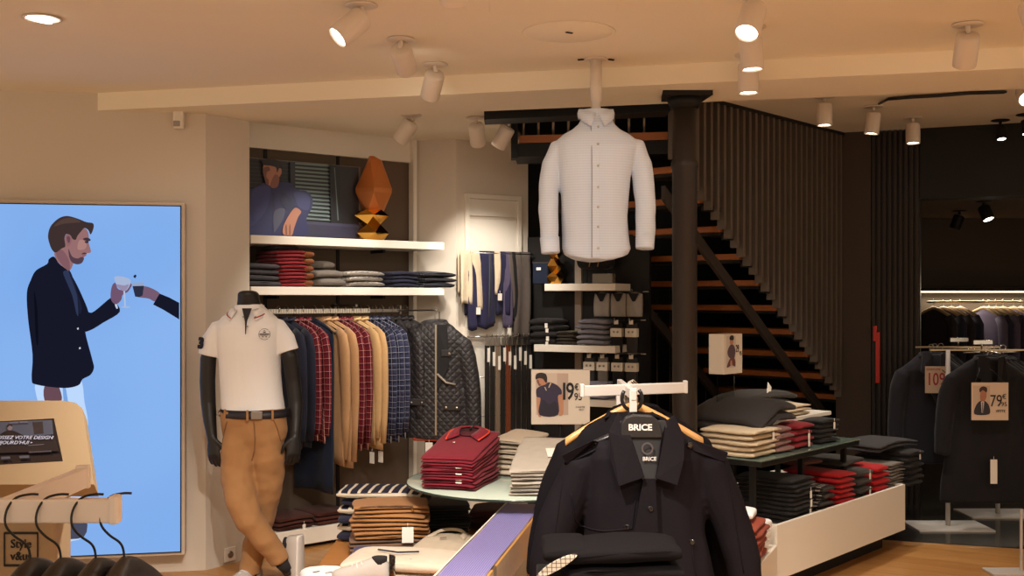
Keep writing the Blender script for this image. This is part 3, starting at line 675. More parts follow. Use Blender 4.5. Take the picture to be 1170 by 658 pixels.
# ------------------------------------------------------------------ wall bay: shelves, rail, pictures
brz = math.atan2(.641, .767)
def shelf(name, lab, s0, s1, z, n0=.0, n1=.395, t=.052):
    c = bay((s0+s1)/2, (n0+n1)/2, z-t/2); t_ = thing(name, lab, 'shelf', c, brz)
    b = MB(); b.box((0, 0, 0), (s1-s0, n1-n0, t), bev=.003); b.build('shelf_board', M_white, t_)
    b = MB()
    for x in (-(s1-s0)/2+.3, (s1-s0)/2-.35): b.box((x, (n1-n0)/2-.09, -t/2-.012), (.02, .16, .022))
    b.build('shelf_bracket', M_black, t_); return t_
ZS1, ZS2 = 1.985, 1.668
shelf('wall_shelf', 'upper white wall shelf holding the picture and the copper sculpture', .012, 1.478, ZS1)
shelf('wall_shelf', 'lower white wall shelf holding folded knitwear above the clothes rail', .012, 1.478, ZS2)
c = bay(.745, .2, 0); t = thing('base_plinth', 'low white plinth at the foot of the wall bay with rust coloured shirts on it', 'plinth', c, brz)
b = MB(); b.box((0, 0, .08), (1.43, .38, .10), bev=.003); b.build('plinth_board', M_white, t)
b = MB(); b.box((0, .03, .015), (1.40, .32, .03)); b.build('plinth_foot', M_black, t)
# clothes rail
ra0, ra1 = bay(.02, .12, 1.512), bay(1.16, .12, 1.512)
t = thing('clothes_rail', 'chrome clothes rail with bright notches below the lower wall shelf', 'clothes rail', ra0, brz)
b = MB(); b.box((.46, 0, 0), (.92, .02, .032), bev=.002); b.build('rail_bar', M_chrome, t)
b = MB()
for i in range(50): b.box((.02+i*.018, -.0105, .0), (.0016, .002, .03))
b.build('rail_notches', mat('notch_grey', (120, 110, 98), .5), t)
b = MB(); b.box((1.04, 0, 0), (.25, .012, .02)); b.box((1.165, 0, .005), (.012, .03, .06), bev=.002); b.build('rail_extension', M_steel, t)
for x in (.12, .80):
    b = MB(); b.box((x, .12, .035), (.016, .30, .016)); b.box((x, .25, .0), (.016, .02, .09)); b.build('rail_bracket', M_steel, t)
# poster on the upper shelf
PA, PM = 8.044+.25*1.303, .836
p3 = lambda px, py: onplane(PA, PM, px, py)
pn = Vector((PM, -1, 0)).normalized()
pl, pr = p3(278, 184), p3(412, 190); pzt = p3(285, 180).z; 
c = Vector(((pl.x+pr.x)/2, (pl.y+pr.y)/2, ZS1+.0005)); wv = Vector((pr.x-pl.x, pr.y-pl.y, 0)).length; hgt = p3(345, 185).z-ZS1
t = thing('framed_poster', 'wide poster of a seated man in a blue jacket standing on the upper shelf', 'poster', c, brz)
ti = (Matrix.Translation(c) @ Matrix.Rotation(brz, 4, 'Z')).inverted()
b = MB(); b.box((0, .012, hgt/2), (wv, .022, hgt), bev=.002); b.build('poster_board', mat('poster_back', (120, 112, 104), .6), t)
A6 = lambda L: [(280+x/5.983, 170+y/5.983) for x, y in L]
ph = [((30, 31, 38), A6([(-8, 60), (775, 128), (778, 615), (-8, 582)]), False)]
for i in range(15):
    y = 92+i*26.5; ph.append(((100, 118, 118), A6([(332, y), (570, y+18), (586, y+32), (335, y+13)]), False))
for i in range(13):
    y = 70+i*26; ph.append(((52, 54, 62), A6([(-8, y), (300, y+20), (300, y+24), (-8, y+4)]), False))
ph += [((24, 25, 31), A6([(568, 112), (640, 118), (645, 520), (580, 505)]), False), ((90, 104, 106), A6([(600, 130), (606, 130), (632, 490), (624, 490)]), False),
 ((40, 42, 54), A6([(300, 90), (334, 94), (336, 300), (302, 300)]), False),
 ((58, 58, 82), A6([(395, 495), (778, 520), (778, 540), (395, 515)]), False), ((46, 46, 68), A6([(395, 515), (778, 540), (778, 615), (395, 600)]), False),
 ((38, 42, 84), A6([(-6, 300), (40, 275), (110, 240), (150, 235), (215, 225), (300, 235), (350, 280), (410, 290), (450, 335), (448, 400), (410, 480), (395, 600), (-6, 584)]), True),
 ((50, 56, 104), A6([(40, 300), (100, 262), (160, 262), (150, 380), (90, 480), (20, 520)]), True), ((50, 56, 104), A6([(330, 300), (400, 305), (435, 345), (420, 420), (360, 400), (335, 350)]), True),
 ((34, 38, 74), A6([(175, 300), (190, 300), (196, 570), (180, 570)]), False), ((70, 74, 96), A6([(190, 430), (260, 410), (250, 480), (200, 560), (188, 560)]), True),
 ((32, 36, 72), A6([(250, 300), (300, 340), (330, 400), (280, 420), (230, 360)]), True),
 ((158, 108, 88), A6([(118, 110), (150, 105), (205, 118), (235, 135), (238, 170), (222, 200), (215, 250), (190, 268), (150, 250), (132, 240), (122, 205), (112, 160)]), True),
 ((106, 66, 58), A6([(118, 130), (150, 125), (160, 150), (140, 160), (136, 195), (150, 215), (150, 248), (133, 240), (122, 205), (114, 165)]), True),
 ((120, 78, 66), A6([(190, 180), (222, 195), (216, 252), (190, 270), (160, 255)]), True),
 ((28, 22, 24), A6([(105, 80), (160, 72), (220, 85), (242, 115), (238, 138), (222, 135), (208, 165), (200, 130), (165, 118), (118, 112)]), True),
 ((168, 116, 94), A6([(330, 405), (372, 430), (350, 470), (325, 540), (310, 590), (285, 592), (248, 582), (250, 530), (285, 460)]), True),
 ((120, 78, 64), A6([(262, 535), (272, 520), (276, 588), (266, 588)]), True), ((120, 78, 64), A6([(290, 530), (298, 520), (298, 590), (290, 590)]), True)]
picture('poster_picture', ph, lambda x, y: p3(x, y)+pn*.0005, pn, t, ti, maker=lambda c: mat('post_%d_%d_%d' % c, c, .45))
# copper sculpture
M_copper = mat('polished_copper', (222, 138, 78), .42, metal=.85); M_brass = mat('polished_brass', (214, 160, 74), .12, metal=1)
c = onplane(8.044+.20*1.303, .836, 425, z=ZS1)
t = thing('faceted_sculpture', 'copper faceted column sculpture beside the poster on the upper shelf', 'sculpture', c, .35)
def facets(levels, n, mi=0):
    b = MB(); rings = []
    for z, r, ro, dx in levels: rings.append([Vector((dx+r*math.cos(2*PI*k/n+ro), r*math.sin(2*PI*k/n+ro), z)) for k in range(n)])
    vs = [p for r in rings for p in r]; fs = []
    for j in range(len(rings)-1):
        for i in range(n):
            a, b_, c_, d_ = j*n+i, j*n+(i+1) % n, (j+1)*n+(i+1) % n, (j+1)*n+i
            if (levels[j+1][2]-levels[j][2]) > 0: fs += [[a, b_, d_], [b_, c_, d_]]
            else: fs += [[a, b_, c_], [a, c_, d_]]
    fs += [list(range(n))[::-1], [(len(rings)-1)*n+i for i in range(n)]]
    b.add(vs, fs, mi, False); return b
facets([(0, .085, .3, 0), (.055, .118, .3+PI/5, 0), (.115, .075, .3, 0), (.175, .125, .3+PI/5, -.01), (.215, .085, .3, .0)], 5).build('lower_facets', M_brass, t)
facets([(.20, .07, .1, .012), (.33, .128, .1+PI/5, .012), (.36, .13, .1+PI/5, .012), (.56, .05, .1, .02), (.585, .02, .1, .0)], 5).build('upper_facets', M_copper, t)
# ------------------------------------------------------------------ knitwear on the lower shelf
C_burg = cloth('burgundy_knit', (132, 32, 40)); C_yel = patterned('mustard_leaf', (178, 128, 52), [('u', .021, .3, (96, 44, 36), .8), ('v', .024, .3, (110, 60, 40), .8)])
C_grey = cloth('grey_knit', (112, 104, 96)); C_char = cloth('charcoal_knit', (52, 49, 50)); C_navy = cloth('navy_knit', (36, 36, 56)); C_blk = cloth('black_cotton', (28, 26, 27))
C_marl = patterned('marled_knit', (188, 180, 168), [('u', .03, .45, (130, 122, 112), .6), ('+', .043, .3, (92, 84, 78), .6)])
C_strp = patterned('grey_stripe', (98, 92, 92), [('v', .016, .4, (60, 58, 62), .9)])
C_bchk = patterned('dark_pattern', (40, 40, 50), [('u', .022, .3, (120, 120, 124), .8), ('v', .028, .3, (20, 20, 26), .9)])
def stack(nm, what, cat, where, loc, rz, n, w_, d_, h, m, group, z=0, jit=.008, arch=.004, rise=0.0, sseed=1, topx=None, e=4, layers=1, collar=None, tags=None, wob=.011):
    """a pile: every folded garment is a thing of its own, resting on the one below"""
    obs = []; loc = Vector(loc); zz = 0
    for i in range(n):
        r_ = random.Random(sseed*31+i)
        jx, jy, jr = [(r_.random()-.5)*2*jit for _ in range(3)]
        o_ = bpy.data.objects.new(nm, None); C.objects.link(o_); o_.empty_display_size = .05
        o_.location = loc+Vector((0, 0, z)); o_.rotation_euler = (0, 0, rz)
        lab = '%s, %s in %s' % (what, from_top(i, n), where) if n > 1 else '%s %s' % (what, where)
        tag(o_, lab, cat, group)
        b = MB(); hb = h+rise
        for L in range(layers):
            slab(b, w_*(1-.012*L+.05*(r_.random()-.5)), d_*(1-.01*L), i*h+h*L/layers+.0006, h/layers-.0008, i*3+L+sseed*11, sseed, i*hb+hb*L/layers+.0006, hb/layers-.0008, arch=arch, e=e, x0=jx, y0=jy-.003*L, rz=jr*7, wob=wob)
        mm = m[i % len(m)] if isinstance(m, list) else m
        b.build('folded_body', mm, o_)
        if i == n-1 and collar:
            cb_ = MB(); collar_mesh(cb_, .12, .11, .018, 0, 0, rim=1 if len(collar) > 1 else None)
            co = cb_.build('collar', list(collar), o_); co.location = (jx, d_*.27, n*h+rise*n*.78-.004+arch); co.rotation_euler = (math.atan2(rise*n, d_), 0, 0)
        if tags and i in tags:
            price_tag(o_, (w_*.2+jx, -d_/2-.006, i*h+h*.9), M_paper, .04, .022)
        obs.append(o_)
    return obs
def shelfpos(px, n=.17): return onplane(8.044+n*1.303, .836, px, z=0)
G = 'folded clothes on the lower wall shelf'
z2 = ZS2
def onshelf(px, n): p = shelfpos(px, n); p.z = z2; return p
stack('folded_sweater', 'grey striped folded sweater', 'sweater', 'the left end stack of the lower wall shelf', onshelf(287, .18), brz, 4, .24, .30, .036, C_strp, 'grey striped sweaters on the shelf', sseed=2)
for i, o_ in enumerate(stack('folded_sweater', 'burgundy sweater with mustard edge', 'sweater', 'the tall stack on the lower wall shelf', onshelf(322, .18), brz, 5, .20, .30, .046, C_burg, 'burgundy sweaters on the shelf', sseed=3, layers=2, e=3.2)):
    b = MB(); slab(b, .062, .301, i*.046+.002, .044, i+50, 3, e=3.5, x0=.118); b.build('patterned_edge', C_yel, o_)
stack('folded_sweater', 'charcoal sweater slumped', 'sweater', 'on top of the tall burgundy stack on the shelf', onshelf(318, .20)+Vector((0, 0, .235)), brz, 1, .16, .22, .03, C_char, 'dark sweaters', sseed=4)
stack('folded_sweater', 'dark grey soft sweater', 'sweater', 'the low heap right of the burgundy stack', onshelf(366, .16), brz, 2, .20, .30, .052, C_grey, 'grey sweaters on the shelf', sseed=5, arch=.012, e=2.6)
stack('rolled_scarf', 'rolled grey scarf', 'scarf', 'on the grey heap right of the burgundy stack', onshelf(364, .2)+Vector((0, 0, .118)), brz+.3, 1, .10, .20, .05, cloth('warm_grey', (124, 116, 106)), 'scarves', sseed=6, e=2.3)
stack('folded_sweater', 'pale marled sweater', 'sweater', 'the low pale stack on the lower wall shelf', onshelf(405, .15), brz, 3, .28, .30, .034, C_marl, 'marled sweaters on the shelf', sseed=7, e=2.8, arch=.006)
stack('folded_polo', 'navy folded polo shirt', 'polo shirt', 'the navy stack on the lower wall shelf', onshelf(450, .14), brz, 4, .22, .30, .026, C_navy, 'navy polos on the shelf', sseed=8, e=2.8, arch=.008)
stack('folded_shirt', 'dark patterned shirt', 'shirt', 'the right end stack of the lower wall shelf', onshelf(490, .13), brz, 3, .27, .30, .036, C_bchk, 'patterned shirts on the shelf', sseed=9, e=2.8, arch=.008)
C_rust = cloth('dark_rust', (74, 36, 26))
for k, (s_, nm_) in enumerate(((.34, 'left'), (.62, 'right'))):
    for o_ in stack('folded_shirt', 'dark rust shirt', 'shirt', 'the %s low stack on the white plinth' % nm_, bay(s_, .17, .13), brz, 3, .26, .30, .026, C_rust, 'rust shirts on the plinth', sseed=12+k, tags=(1,)): pass
# ------------------------------------------------------------------ hangers and clothes on the wall rail
def hanger_mesh(b, w=.40, wood=False, mi_hook=1):
    hk = []
    for i in range(12):
        a = PI*1.15-PI*1.35*i/11; hk.append(Vector((.019*math.cos(a)*1.0, 0, -.006+.019*math.sin(a))))
    hk += [Vector((.012, 0, -.022)), Vector((0, 0, -.038)), Vector((0, 0, -.075))]
    b.tube(hk, .002, 6, mi=mi_hook)
    rings = []
    for i in range(15):
        u = -1+2*i/14; z = -.088-.075*abs(u)**1.25
        rings.append([Vector((u*w/2, .006*math.cos(2*PI*k/8)*(1+.5*abs(u)), z+.007*math.sin(2*PI*k/8))) for k in range(8)])
    b.loft(rings, 0); return b
def side_garment(kind, lab, px, m, L, cat, hang_lab, nm, group, sleeve=True, rz=-.70, w=.23, th=.045, tagz=None, seed=0, slope=.085, n=.12):
    P = onplane(8.044+n*1.303, .836, px, z=1.512+.022)
    hg = thing('clothes_hanger', hang_lab, 'hanger', P, rz, 'thin hangers on the wall rail')
    b = MB(); hanger_mesh(b); b.build('hanger_frame', [M_black, M_chrome], hg)
    t = thing(nm, lab, cat, P, rz, group)
    xs = [-w, -w*.98] + [-w+2*w*i/18 for i in range(1, 18)] + [w*.98, w]
    top = lambda x: -.066-slope*(abs(x)/w)**1.25-.05*max(0, abs(x)/w-.88)/.12
    bot = lambda x: -L+.02*math.cos(6*x)
    thk = lambda x: th*(1-.5*(abs(x)/w)**6)
    b = MB(); drape(b, xs, top, bot, thk, seed, amp=.010); b.build('garment_body', m, t)
    if sleeve:
        for sd in (1, -1):
            b = MB(); path = [(sd*(w-.07), -.0, -.145), (sd*(w-.018), -.003, -.19), (sd*(w+.004), -.008, -.27), (sd*(w+.010), -.006, -.42), (sd*(w+.006), .002, -.58), (sd*(w+.0), .004, -.72), (sd*(w-.004), .004, -L+.05)]
            b.tube(path, [.030, .044, .050, .047, .043, .039, .030], 14, flat=.50, up=(0, 1, 0)); b.build('sleeve', m, t)
        b = MB(); collar_mesh(b, .11, .09, .028, -.085, 0, lean=.02); b.build('collar', m, t)
    if tagz: price_tag(t, (w*.75, -th/2-.02, -tagz), M_paper, .075, .045)
    return t
C_redp = patterned('red_plaid', (112, 24, 34), [('u', .04, .42, (70, 16, 34), .55), ('v', .04, .42, (70, 16, 34), .55), ('u', .04, .055, (216, 170, 160), .7), ('v', .04, .055, (216, 170, 160), .7)])
C_blup = patterned('blue_plaid', (52, 56, 84), [('u', .045, .4, (26, 28, 48), .7), ('v', .045, .4, (26, 28, 48), .7), ('u', .036, .065, (180, 182, 196), .75), ('v', .036, .065, (180, 182, 196), .75)])
C_tan = cloth('tan_twill', (186, 144, 102)); C_khaki = cloth('khaki_twill', (206, 168, 118)); C_nvw = cloth('navy_wool', (30, 32, 48)); C_nvk = cloth('ink_knit', (24, 32, 52))
M_quilt = quilted('quilted_nylon', (46, 41, 42))
rail_list = [
 (318, C_nvw, .88, 'shirt', 'navy wool shirt at the left end of the wall rail, partly behind the mannequin arm', 'navy_shirt', None),
 (327, C_nvw, .88, 'shirt', 'navy wool shirt just left of the first red plaid shirt on the wall rail', 'navy_shirt', None),
 (336, C_redp, .84, 'shirt', 'red plaid shirt, first from the left on the wall rail', 'plaid_shirt', None),
 (345, C_redp, .86, 'shirt', 'red plaid shirt, second from the left, beside the long dark garment', 'plaid_shirt', None),
 (359, C_nvk, 1.20, 'cardigan', 'longest dark blue knit garment on the wall rail, reaching low', 'long_cardigan', None),
 (368, C_tan, 1.02, 'overshirt', 'tan twill overshirt next to the long dark blue garment', 'overshirt', None),
 (376, C_tan, 1.04, 'overshirt', 'tan twill overshirt left of the middle red plaid shirts', 'overshirt', None),
 (385, C_redp, .93, 'shirt', 'red plaid shirt between the tan and the khaki shirts, left one of two', 'plaid_shirt', None),
 (393, C_redp, .93, 'shirt', 'red plaid shirt touching the first khaki shirt, right one of two', 'plaid_shirt', None),
 (402, C_khaki, .90, 'shirt', 'khaki shirt right of the middle red plaid shirts, left one of two', 'khaki_shirt', None),
 (411, C_khaki, .94, 'shirt', 'khaki shirt with a white tag left of the blue plaid shirts', 'khaki_shirt', .93),
 (420, C_blup, .90, 'shirt', 'blue plaid shirt, first of three beside the khaki shirts', 'plaid_shirt', .93),
 (428, C_blup, .90, 'shirt', 'blue plaid shirt, middle one of three on the wall rail', 'plaid_shirt', None),
 (436, C_blup, .88, 'shirt', 'blue plaid shirt touching the quilted jackets', 'plaid_shirt', None),
]
for i, (px, m, L, cat, lab, nm, tz) in enumerate(rail_list):
    lng = m is C_nvk
    side_garment('shirt', lab, px, m, L, cat, 'thin dark hanger on the wall rail, %s from the left' % ('first', 'second', 'third', 'fourth', 'fifth', 'sixth', 'seventh', 'eighth', 'ninth', 'tenth', 'eleventh', 'twelfth', 'thirteenth', 'fourteenth')[i], nm, 'clothes on the wall rail', sleeve=not lng, tagz=tz, seed=i, w=.23 if not lng else .19, rz=-.70+.03*math.sin(i*2.3), n=.12)
for i, px in enumerate((447, 455, 463)):
    side_garment('jacket', 'dark quilted jacket seen edge-on, %s before the open one' % ('first of three', 'middle of three', 'last of three')[i], px, M_quilt, .80, 'jacket', 'thin hanger of the %s edge-on quilted jacket' % ('first', 'middle', 'last')[i], 'quilted_jacket', 'quilted jackets on the wall rail', seed=20+i, w=.24, th=.05, rz=-.62)
# ------------------------------------------------------------------ a coat or jacket seen from the front
def coat_body(b, w, L, hem, dp, sl=.62, open_=0, neck=.085, droop=.30, seed=0, sr=.062, arm_out=.08):
    rings = [ell(0, .0, -.012, neck, .05), ell(0, 0, -.035, neck*1.35+.01, .058), ell(0, 0, -.06, w*.66, .066), ell(0, 0, -.09, w*.84, .075), ell(0, 0, -.13, w*.91, .085), ell(0, 0, -.24, w*.87, dp*.95), ell(0, 0, -.40, w*.86, dp), ell(0, .0, -.62*L, (w*.88+hem)/2, dp), ell(0, 0, -L*.85, hem*.98, dp), ell(0, 0, -L, hem, dp*.96)]
    b.loft(rings)
    for sd in (-1, 1):
        p = [(sd*w*.70, .0, -.125), (sd*(w*.91), 0, -.165), (sd*(w+.006), .0, -.25), (sd*(w+arm_out*.55), .0, -.38), (sd*(w+arm_out*.85), -.008, -.50), (sd*(w+arm_out), -.015, -sl)]
        b.tube(p, [sr*.72, sr*.98, sr*1.04, sr, sr*.93, sr*.86], 16, flat=.9, up=(0, 1, 0))
def frontal(nm, lab, cat, loc, rz, m, w=.24, L=.95, hem=.27, dp=.10, voxel=.009, wr=.010, seed=0, sl=.62, group=None, lapel=False, buttons=0, mcol=None, arm_out=.08, simple=False, sr=.062):
    t = thing(nm, lab, cat, loc, rz, group)
    b = MB(); coat_body(b, w, L, hem, dp, sl, seed=seed, arm_out=arm_out, sr=sr)
    remeshed(b, 'coat_body', m, t, voxel, 5, wr, 7, seed=seed)
    yf = -dp
    if lapel:
        for sd in (-1, 1):
            b = MB(); o = [(sd*.03, -.10, -.008), (sd*.085, -.062, -.0), (sd*.115, -.10, -.13), (sd*.085, -.112, -.155), (sd*.098, -.115, -.175), (sd*.012, -.122, -.36), (sd*.005, -.122, -.34)]
            o = [Vector((x, y, z)) for x, y, z in o]
            b.prism(o, (0, -.006, 0)); b.build('lapel', mcol or m, t)
    b = MB(); collar_mesh(b, .14, .11, .04, -.035, 0, pts=True, lean=.03); b.build('collar', mcol or m, t)
    return t
# open quilted jacket at the end of the wall rail
qp = W(497, 352, 7.42); qz = 1.512+.012
qj = frontal('quilted_jacket', 'open dark quilted jacket facing out at the right end of the wall rail', 'jacket', (qp.x, qp.y, qz-.075), -.16, quilted('quilted_front', (44, 40, 41), .05), w=.215, L=.80, hem=.225, dp=.085, voxel=.010, wr=.006, seed=5, sl=.74, group='quilted jackets on the wall rail', arm_out=.06)
M_qtrim = mat('jacket_trim', (40, 34, 34), .6); M_zip = mat('zip_metal', (200, 190, 175), .3, metal=1)
b = MB(); b.box((.028, -.092, -.40), (.012, .006, .74)); b.build('zip', M_zip, qj)
b = MB(); b.prism([(.035, -.088, -.03), (.10, -.07, -.03), (.12, -.088, -.30), (.04, -.096, -.47)], (0, -.003, 0)); b.build('inner_lining', mat('lining_black', (20, 17, 18), .8), qj)
for x, z in ((-.105, -.55), (.135, -.58), (.10, -.22)):
    b = MB(); b.box((x, -.094, z), (.115 if z < -.4 else .07, .010, .045), bev=.004); f = b.build('pocket_flap', M_qtrim, qj)
    for k in (-1, 1):
        if z > -.4 and k < 0: continue
        b = MB(); b.lathe([(.001, 0), (.009, .001), (.009, .004), (.001, .005)], 12, o=(x+k*.036 if z < -.4 else x+.02, -.099, z-.004), M=Matrix.Rotation(PI/2, 4, 'X')); b.build('snap_button', M_zip, f)
b = MB(); b.tube([(.04, -.10, -.36), (.10, -.105, -.415), (.16, -.085, -.43)], .014, 8, flat=.5); b.build('cuff_strap', mat('strap_grey', (150, 138, 124), .6), qj)
b = MB(); b.box((.03, -.02, -.80), (.34, .10, .03), bev=.01); b.build('lining_hem', mat('orange_lining', (168, 62, 28), .7), qj)
price_tag(qj, (-.02, -.09, -.80), M_paper, .09, .05)
hg = thing('clothes_hanger', 'dark hanger inside the open quilted jacket', 'hanger', (qp.x, qp.y, qz), -.16, 'thin hangers on the wall rail'); b = MB(); hanger_mesh(b, .34); b.build('hanger_frame', [M_black, M_chrome], hg)
t = thing('face_out_arm', 'short steel arm holding the open quilted jacket at the rail end', 'rail arm', (qp.x, qp.y, qz)); b = MB()
b.tube([Vector((0, -.02, -.010)), Vector((0, .10, -.010)), ra1+BDR*.0-Vector((qp.x, qp.y, qz))+Vector((0, 0, 0))], .006, 8); b.build('arm', M_steel, t)
# black trousers hanging below the jackets
t = thing('hanging_trousers', 'black trousers with a white tag hanging low behind the open quilted jacket', 'trousers', (qp.x+.02, qp.y+.14, qz-.05), -.2)
b = MB(); drape(b, [-.10+.02*i for i in range(11)], lambda x: -.52, lambda x: -1.18, lambda x: .035, 7, .008, 30); b.build('trouser_legs', C_blk, t)
b = MB(); b.tube([(0, 0, .03), (0, 0, -.53)], .004, 6); b.build('hanging_loop', M_wire, t); price_tag(t, (-.03, -.04, -.90), M_paper, .05, .06)
# ------------------------------------------------------------------ mannequin
MY = 6.05
mo = Vector((K(290)*MY, MY, 0)); MP = lambda px, py, dy=0: W(px, py, MY+dy)-mo if dy == 0 else Vector((K(px)*MY, MY+dy, 1.6-(py-HY)/F*MY))-mo
S_ = MY/F
man = thing('mannequin', 'black headless mannequin in a white polo and tan chinos in front of the shelves', 'mannequin', mo)
M_man = mat('mannequin_black', (30, 27, 26), .45, spec=.4)
b = MB()
b.loft([[MP(284+1.0*k*0, y)+Vector((rx*math.cos(2*PI*j/20), rz_*math.sin(2*PI*j/20)+oy, 0)) for j in range(20)] for k, (y, rx, rz_, oy) in enumerate([(470, .15, .10, 0), (430, .145, .10, 0), (395, .16, .11, 0), (370, .15, .10, 0), (358, .10, .07, .01), (350, .068, .062, .01), (342, .060, .060, .0), (336, .058, .060, -.005), (333.5, .050, .054, -.008), (332, .028, .034, -.01)])])
armR = [MP(256, 382), MP(243, 392), MP(238, 410), MP(237, 436, .0), MP(238, 460, .0), MP(241, 480, -.02), MP(244, 496, -.035), MP(245, 502, -.04)]
b.tube(armR, [.04, .044, .044, .043, .041, .036, .029, .027], 16)
armL = [MP(314, 380), MP(325, 391), MP(331, 407), MP(334, 435, .02), MP(337, 460, .02), MP(338, 480, .0), MP(338, 494, -.02), MP(338, 500, -.02)]
b.tube(armL, [.038, .042, .042, .042, .040, .034, .028, .026], 16)
def hand(b, wr, down, palmn, side, S=1.0, curl=.35):
    """palm, four unequal bent fingers and a thumb from the side of the palm near the wrist"""
    down = Vector(down).normalized(); pn_ = Vector(palmn).normalized(); across = down.cross(pn_).normalized()*side
    wr = Vector(wr); pl = .095*S
    b.loft([[wr+down*pl*t+across*wv*math.cos(2*PI*k/12)+pn_*tv_*math.sin(2*PI*k/12) for k in range(12)] for t, wv, tv_ in ((-.1, .026*S, .022*S), (.25, .036*S, .020*S), (.6, .042*S, .018*S), (.95, .042*S, .016*S), (1.05, .036*S, .010*S))])
    for i, (ln, of) in enumerate(((.070, .031), (.080, .011), (.075, -.010), (.058, -.030))):
        base = wr+down*pl*.95+across*of*S; p = [base-down*.02, base]; d = down.copy(); q = base
        for j, fr_ in enumerate((.42, .33, .25)):
            d = (d*math.cos(curl*(.7+.3*j))+pn_*math.sin(curl*(.7+.3*j))+across*(of*.9)).normalized(); q = q+d*ln*fr_*S; p.append(q)
        b.tube(p, [.010*S, .0105*S, .0098*S, .009*S, .0065*S], 8)
    base = wr+down*pl*.25+across*.034*S; d = (down*.75+across*.6+pn_*.25).normalized(); d2 = (down+across*.15+pn_*.35).normalized()
    b.tube([base-d*.02, base+d*.012, base+d*.034, base+d*.034+d2*.024, base+d*.034+d2*.044], [.012*S, .013*S, .012*S, .0105*S, .007*S], 8)
hand(b, MP(245.5, 500, -.045), (.10, -.10, -1), (.38, .92, .0), 1, 1.0, .34)
hand(b, MP(338, 499, -.03), (-.05, -.10, -1), (-.45, .89, .0), -1, 1.0, .40)
# legs down to the shoes
legF = [MP(279, 490, -.01), MP(275, 535, -.03), MP(283, 575, -.07), MP(300, 606, -.06), MP(316, 634, -.02), MP(327, 648, .0), MP(332, 656, .0)]
legB = [MP(303, 490, .02), MP(304, 540, .05), MP(297, 580, .08), MP(289, 620, .09), MP(281, 658, .10), MP(279, 672, .09)]
b.tube(legF, [.05, .055, .048, .044, .038, .036, .034], 14); b.tube(legB, [.05, .055, .048, .044, .04, .04], 14)
remeshed(b, 'body', M_man, man, .0055, 3)
# polo
M_polo = mat('white_pique', (236, 234, 232), .85, spec=.2, bump=.12, bscale=260, sheen=.1)
b = MB()
b.loft([ell(MP(cx, y).x, dy, MP(cx, y).z, hw*S_, hd, n=32) for cx, y, hw, hd, dy in [(290, 478, 34.5, .118, 0), (289.5, 468, 35.5, .122, 0), (288, 450, 34.5, .122, 0), (286, 425, 34.5, .124, 0), (285, 400, 35.5, .130, 0), (285, 384, 37, .126, 0), (284.5, 371, 37.5, .112, 0), (284, 362, 31, .094, .005), (284, 356, 23, .078, .01), (283.5, 351, 17, .070, .012), (283.5, 348, 14.5, .066, .012)]])
b.tube([MP(264, 372), MP(251, 378), MP(243.5, 390), MP(239.5, 406)], [.048, .062, .061, .060], 18, flat=1.05)
b.tube([MP(304, 371), MP(316, 376), MP(325, 388), MP(329.5, 402)], [.048, .060, .060, .059], 18, flat=1.05)
polo = remeshed(b, 'polo_shirt', M_polo, man, .006, 5, .005, 6, seed=2)
M_pipe = mat('red_piping', (186, 44, 40), .7)
ctr = MP(283.5, 352)
for sd in (-1, 1):                                          # collar leaves meeting at the placket
    b = MB(); inn, out_, pip = [], [], []
    for i in range(13):
        u = i/12; a = PI/2-(PI/2+.98)*u if sd > 0 else PI/2+(PI/2+.98)*u
        rx, ry = .070+.006*u, .066+.016*u
        zi = .030-.045*u**1.6; p = ctr+Vector((rx*math.cos(a), .010+ry*math.sin(a)-.024*u**2, zi))
        sp_ = .034+.030*max(0, u-.55)
        q = p+Vector((math.cos(a)*sp_, math.sin(a)*sp_*.75-.012*u, -.030-.022*u)); inn.append(p); out_.append(q)
    rings = [[p, p+Vector((0, 0, .005)), (p+q)/2+Vector((0, -.006*(i/12), .013)), q+Vector((0, -.003, .004)), q, (p+q)/2+Vector((0, 0, .003))] for i, (p, q) in enumerate(zip(inn, out_))]
    b.loft(rings); lf = b.build('collar_leaf', M_polo, man)
    b = MB(); b.tube([q*.86+p*.14+Vector((0, -.004-.004*i/12, .007)) for i, (p, q) in enumerate(zip(inn, out_))], .0032, 6); b.build('collar_piping', M_pipe, lf)
b = MB(); cz_ = MP(286, 380); 
b.prism([MP(281, 352)+Vector((0, -.088, 0)), MP(291.5, 352)+Vector((0, -.088, 0)), MP(288, 366)+Vector((0, -.125, 0)), MP(287, 381)+Vector((0, -.135, 0)), MP(286, 366)+Vector((0, -.125, 0))], (0, .012, 0)); b.build('open_placket', mat('placket_navy', (34, 32, 40), .8), man)
for px, py, dy in ((284.5, 361.5, -.128), (298, 361.5, -.125), (289.3, 372, -.134)):
    b = MB(); b.lathe([(.001, 0), (.005, .001), (.005, .003), (.001, .004)], 10, o=MP(px, py)+Vector((0, dy, 0)), M=Matrix.Rotation(PI/2, 4, 'X')); b.build('polo_button', M_steel, man)
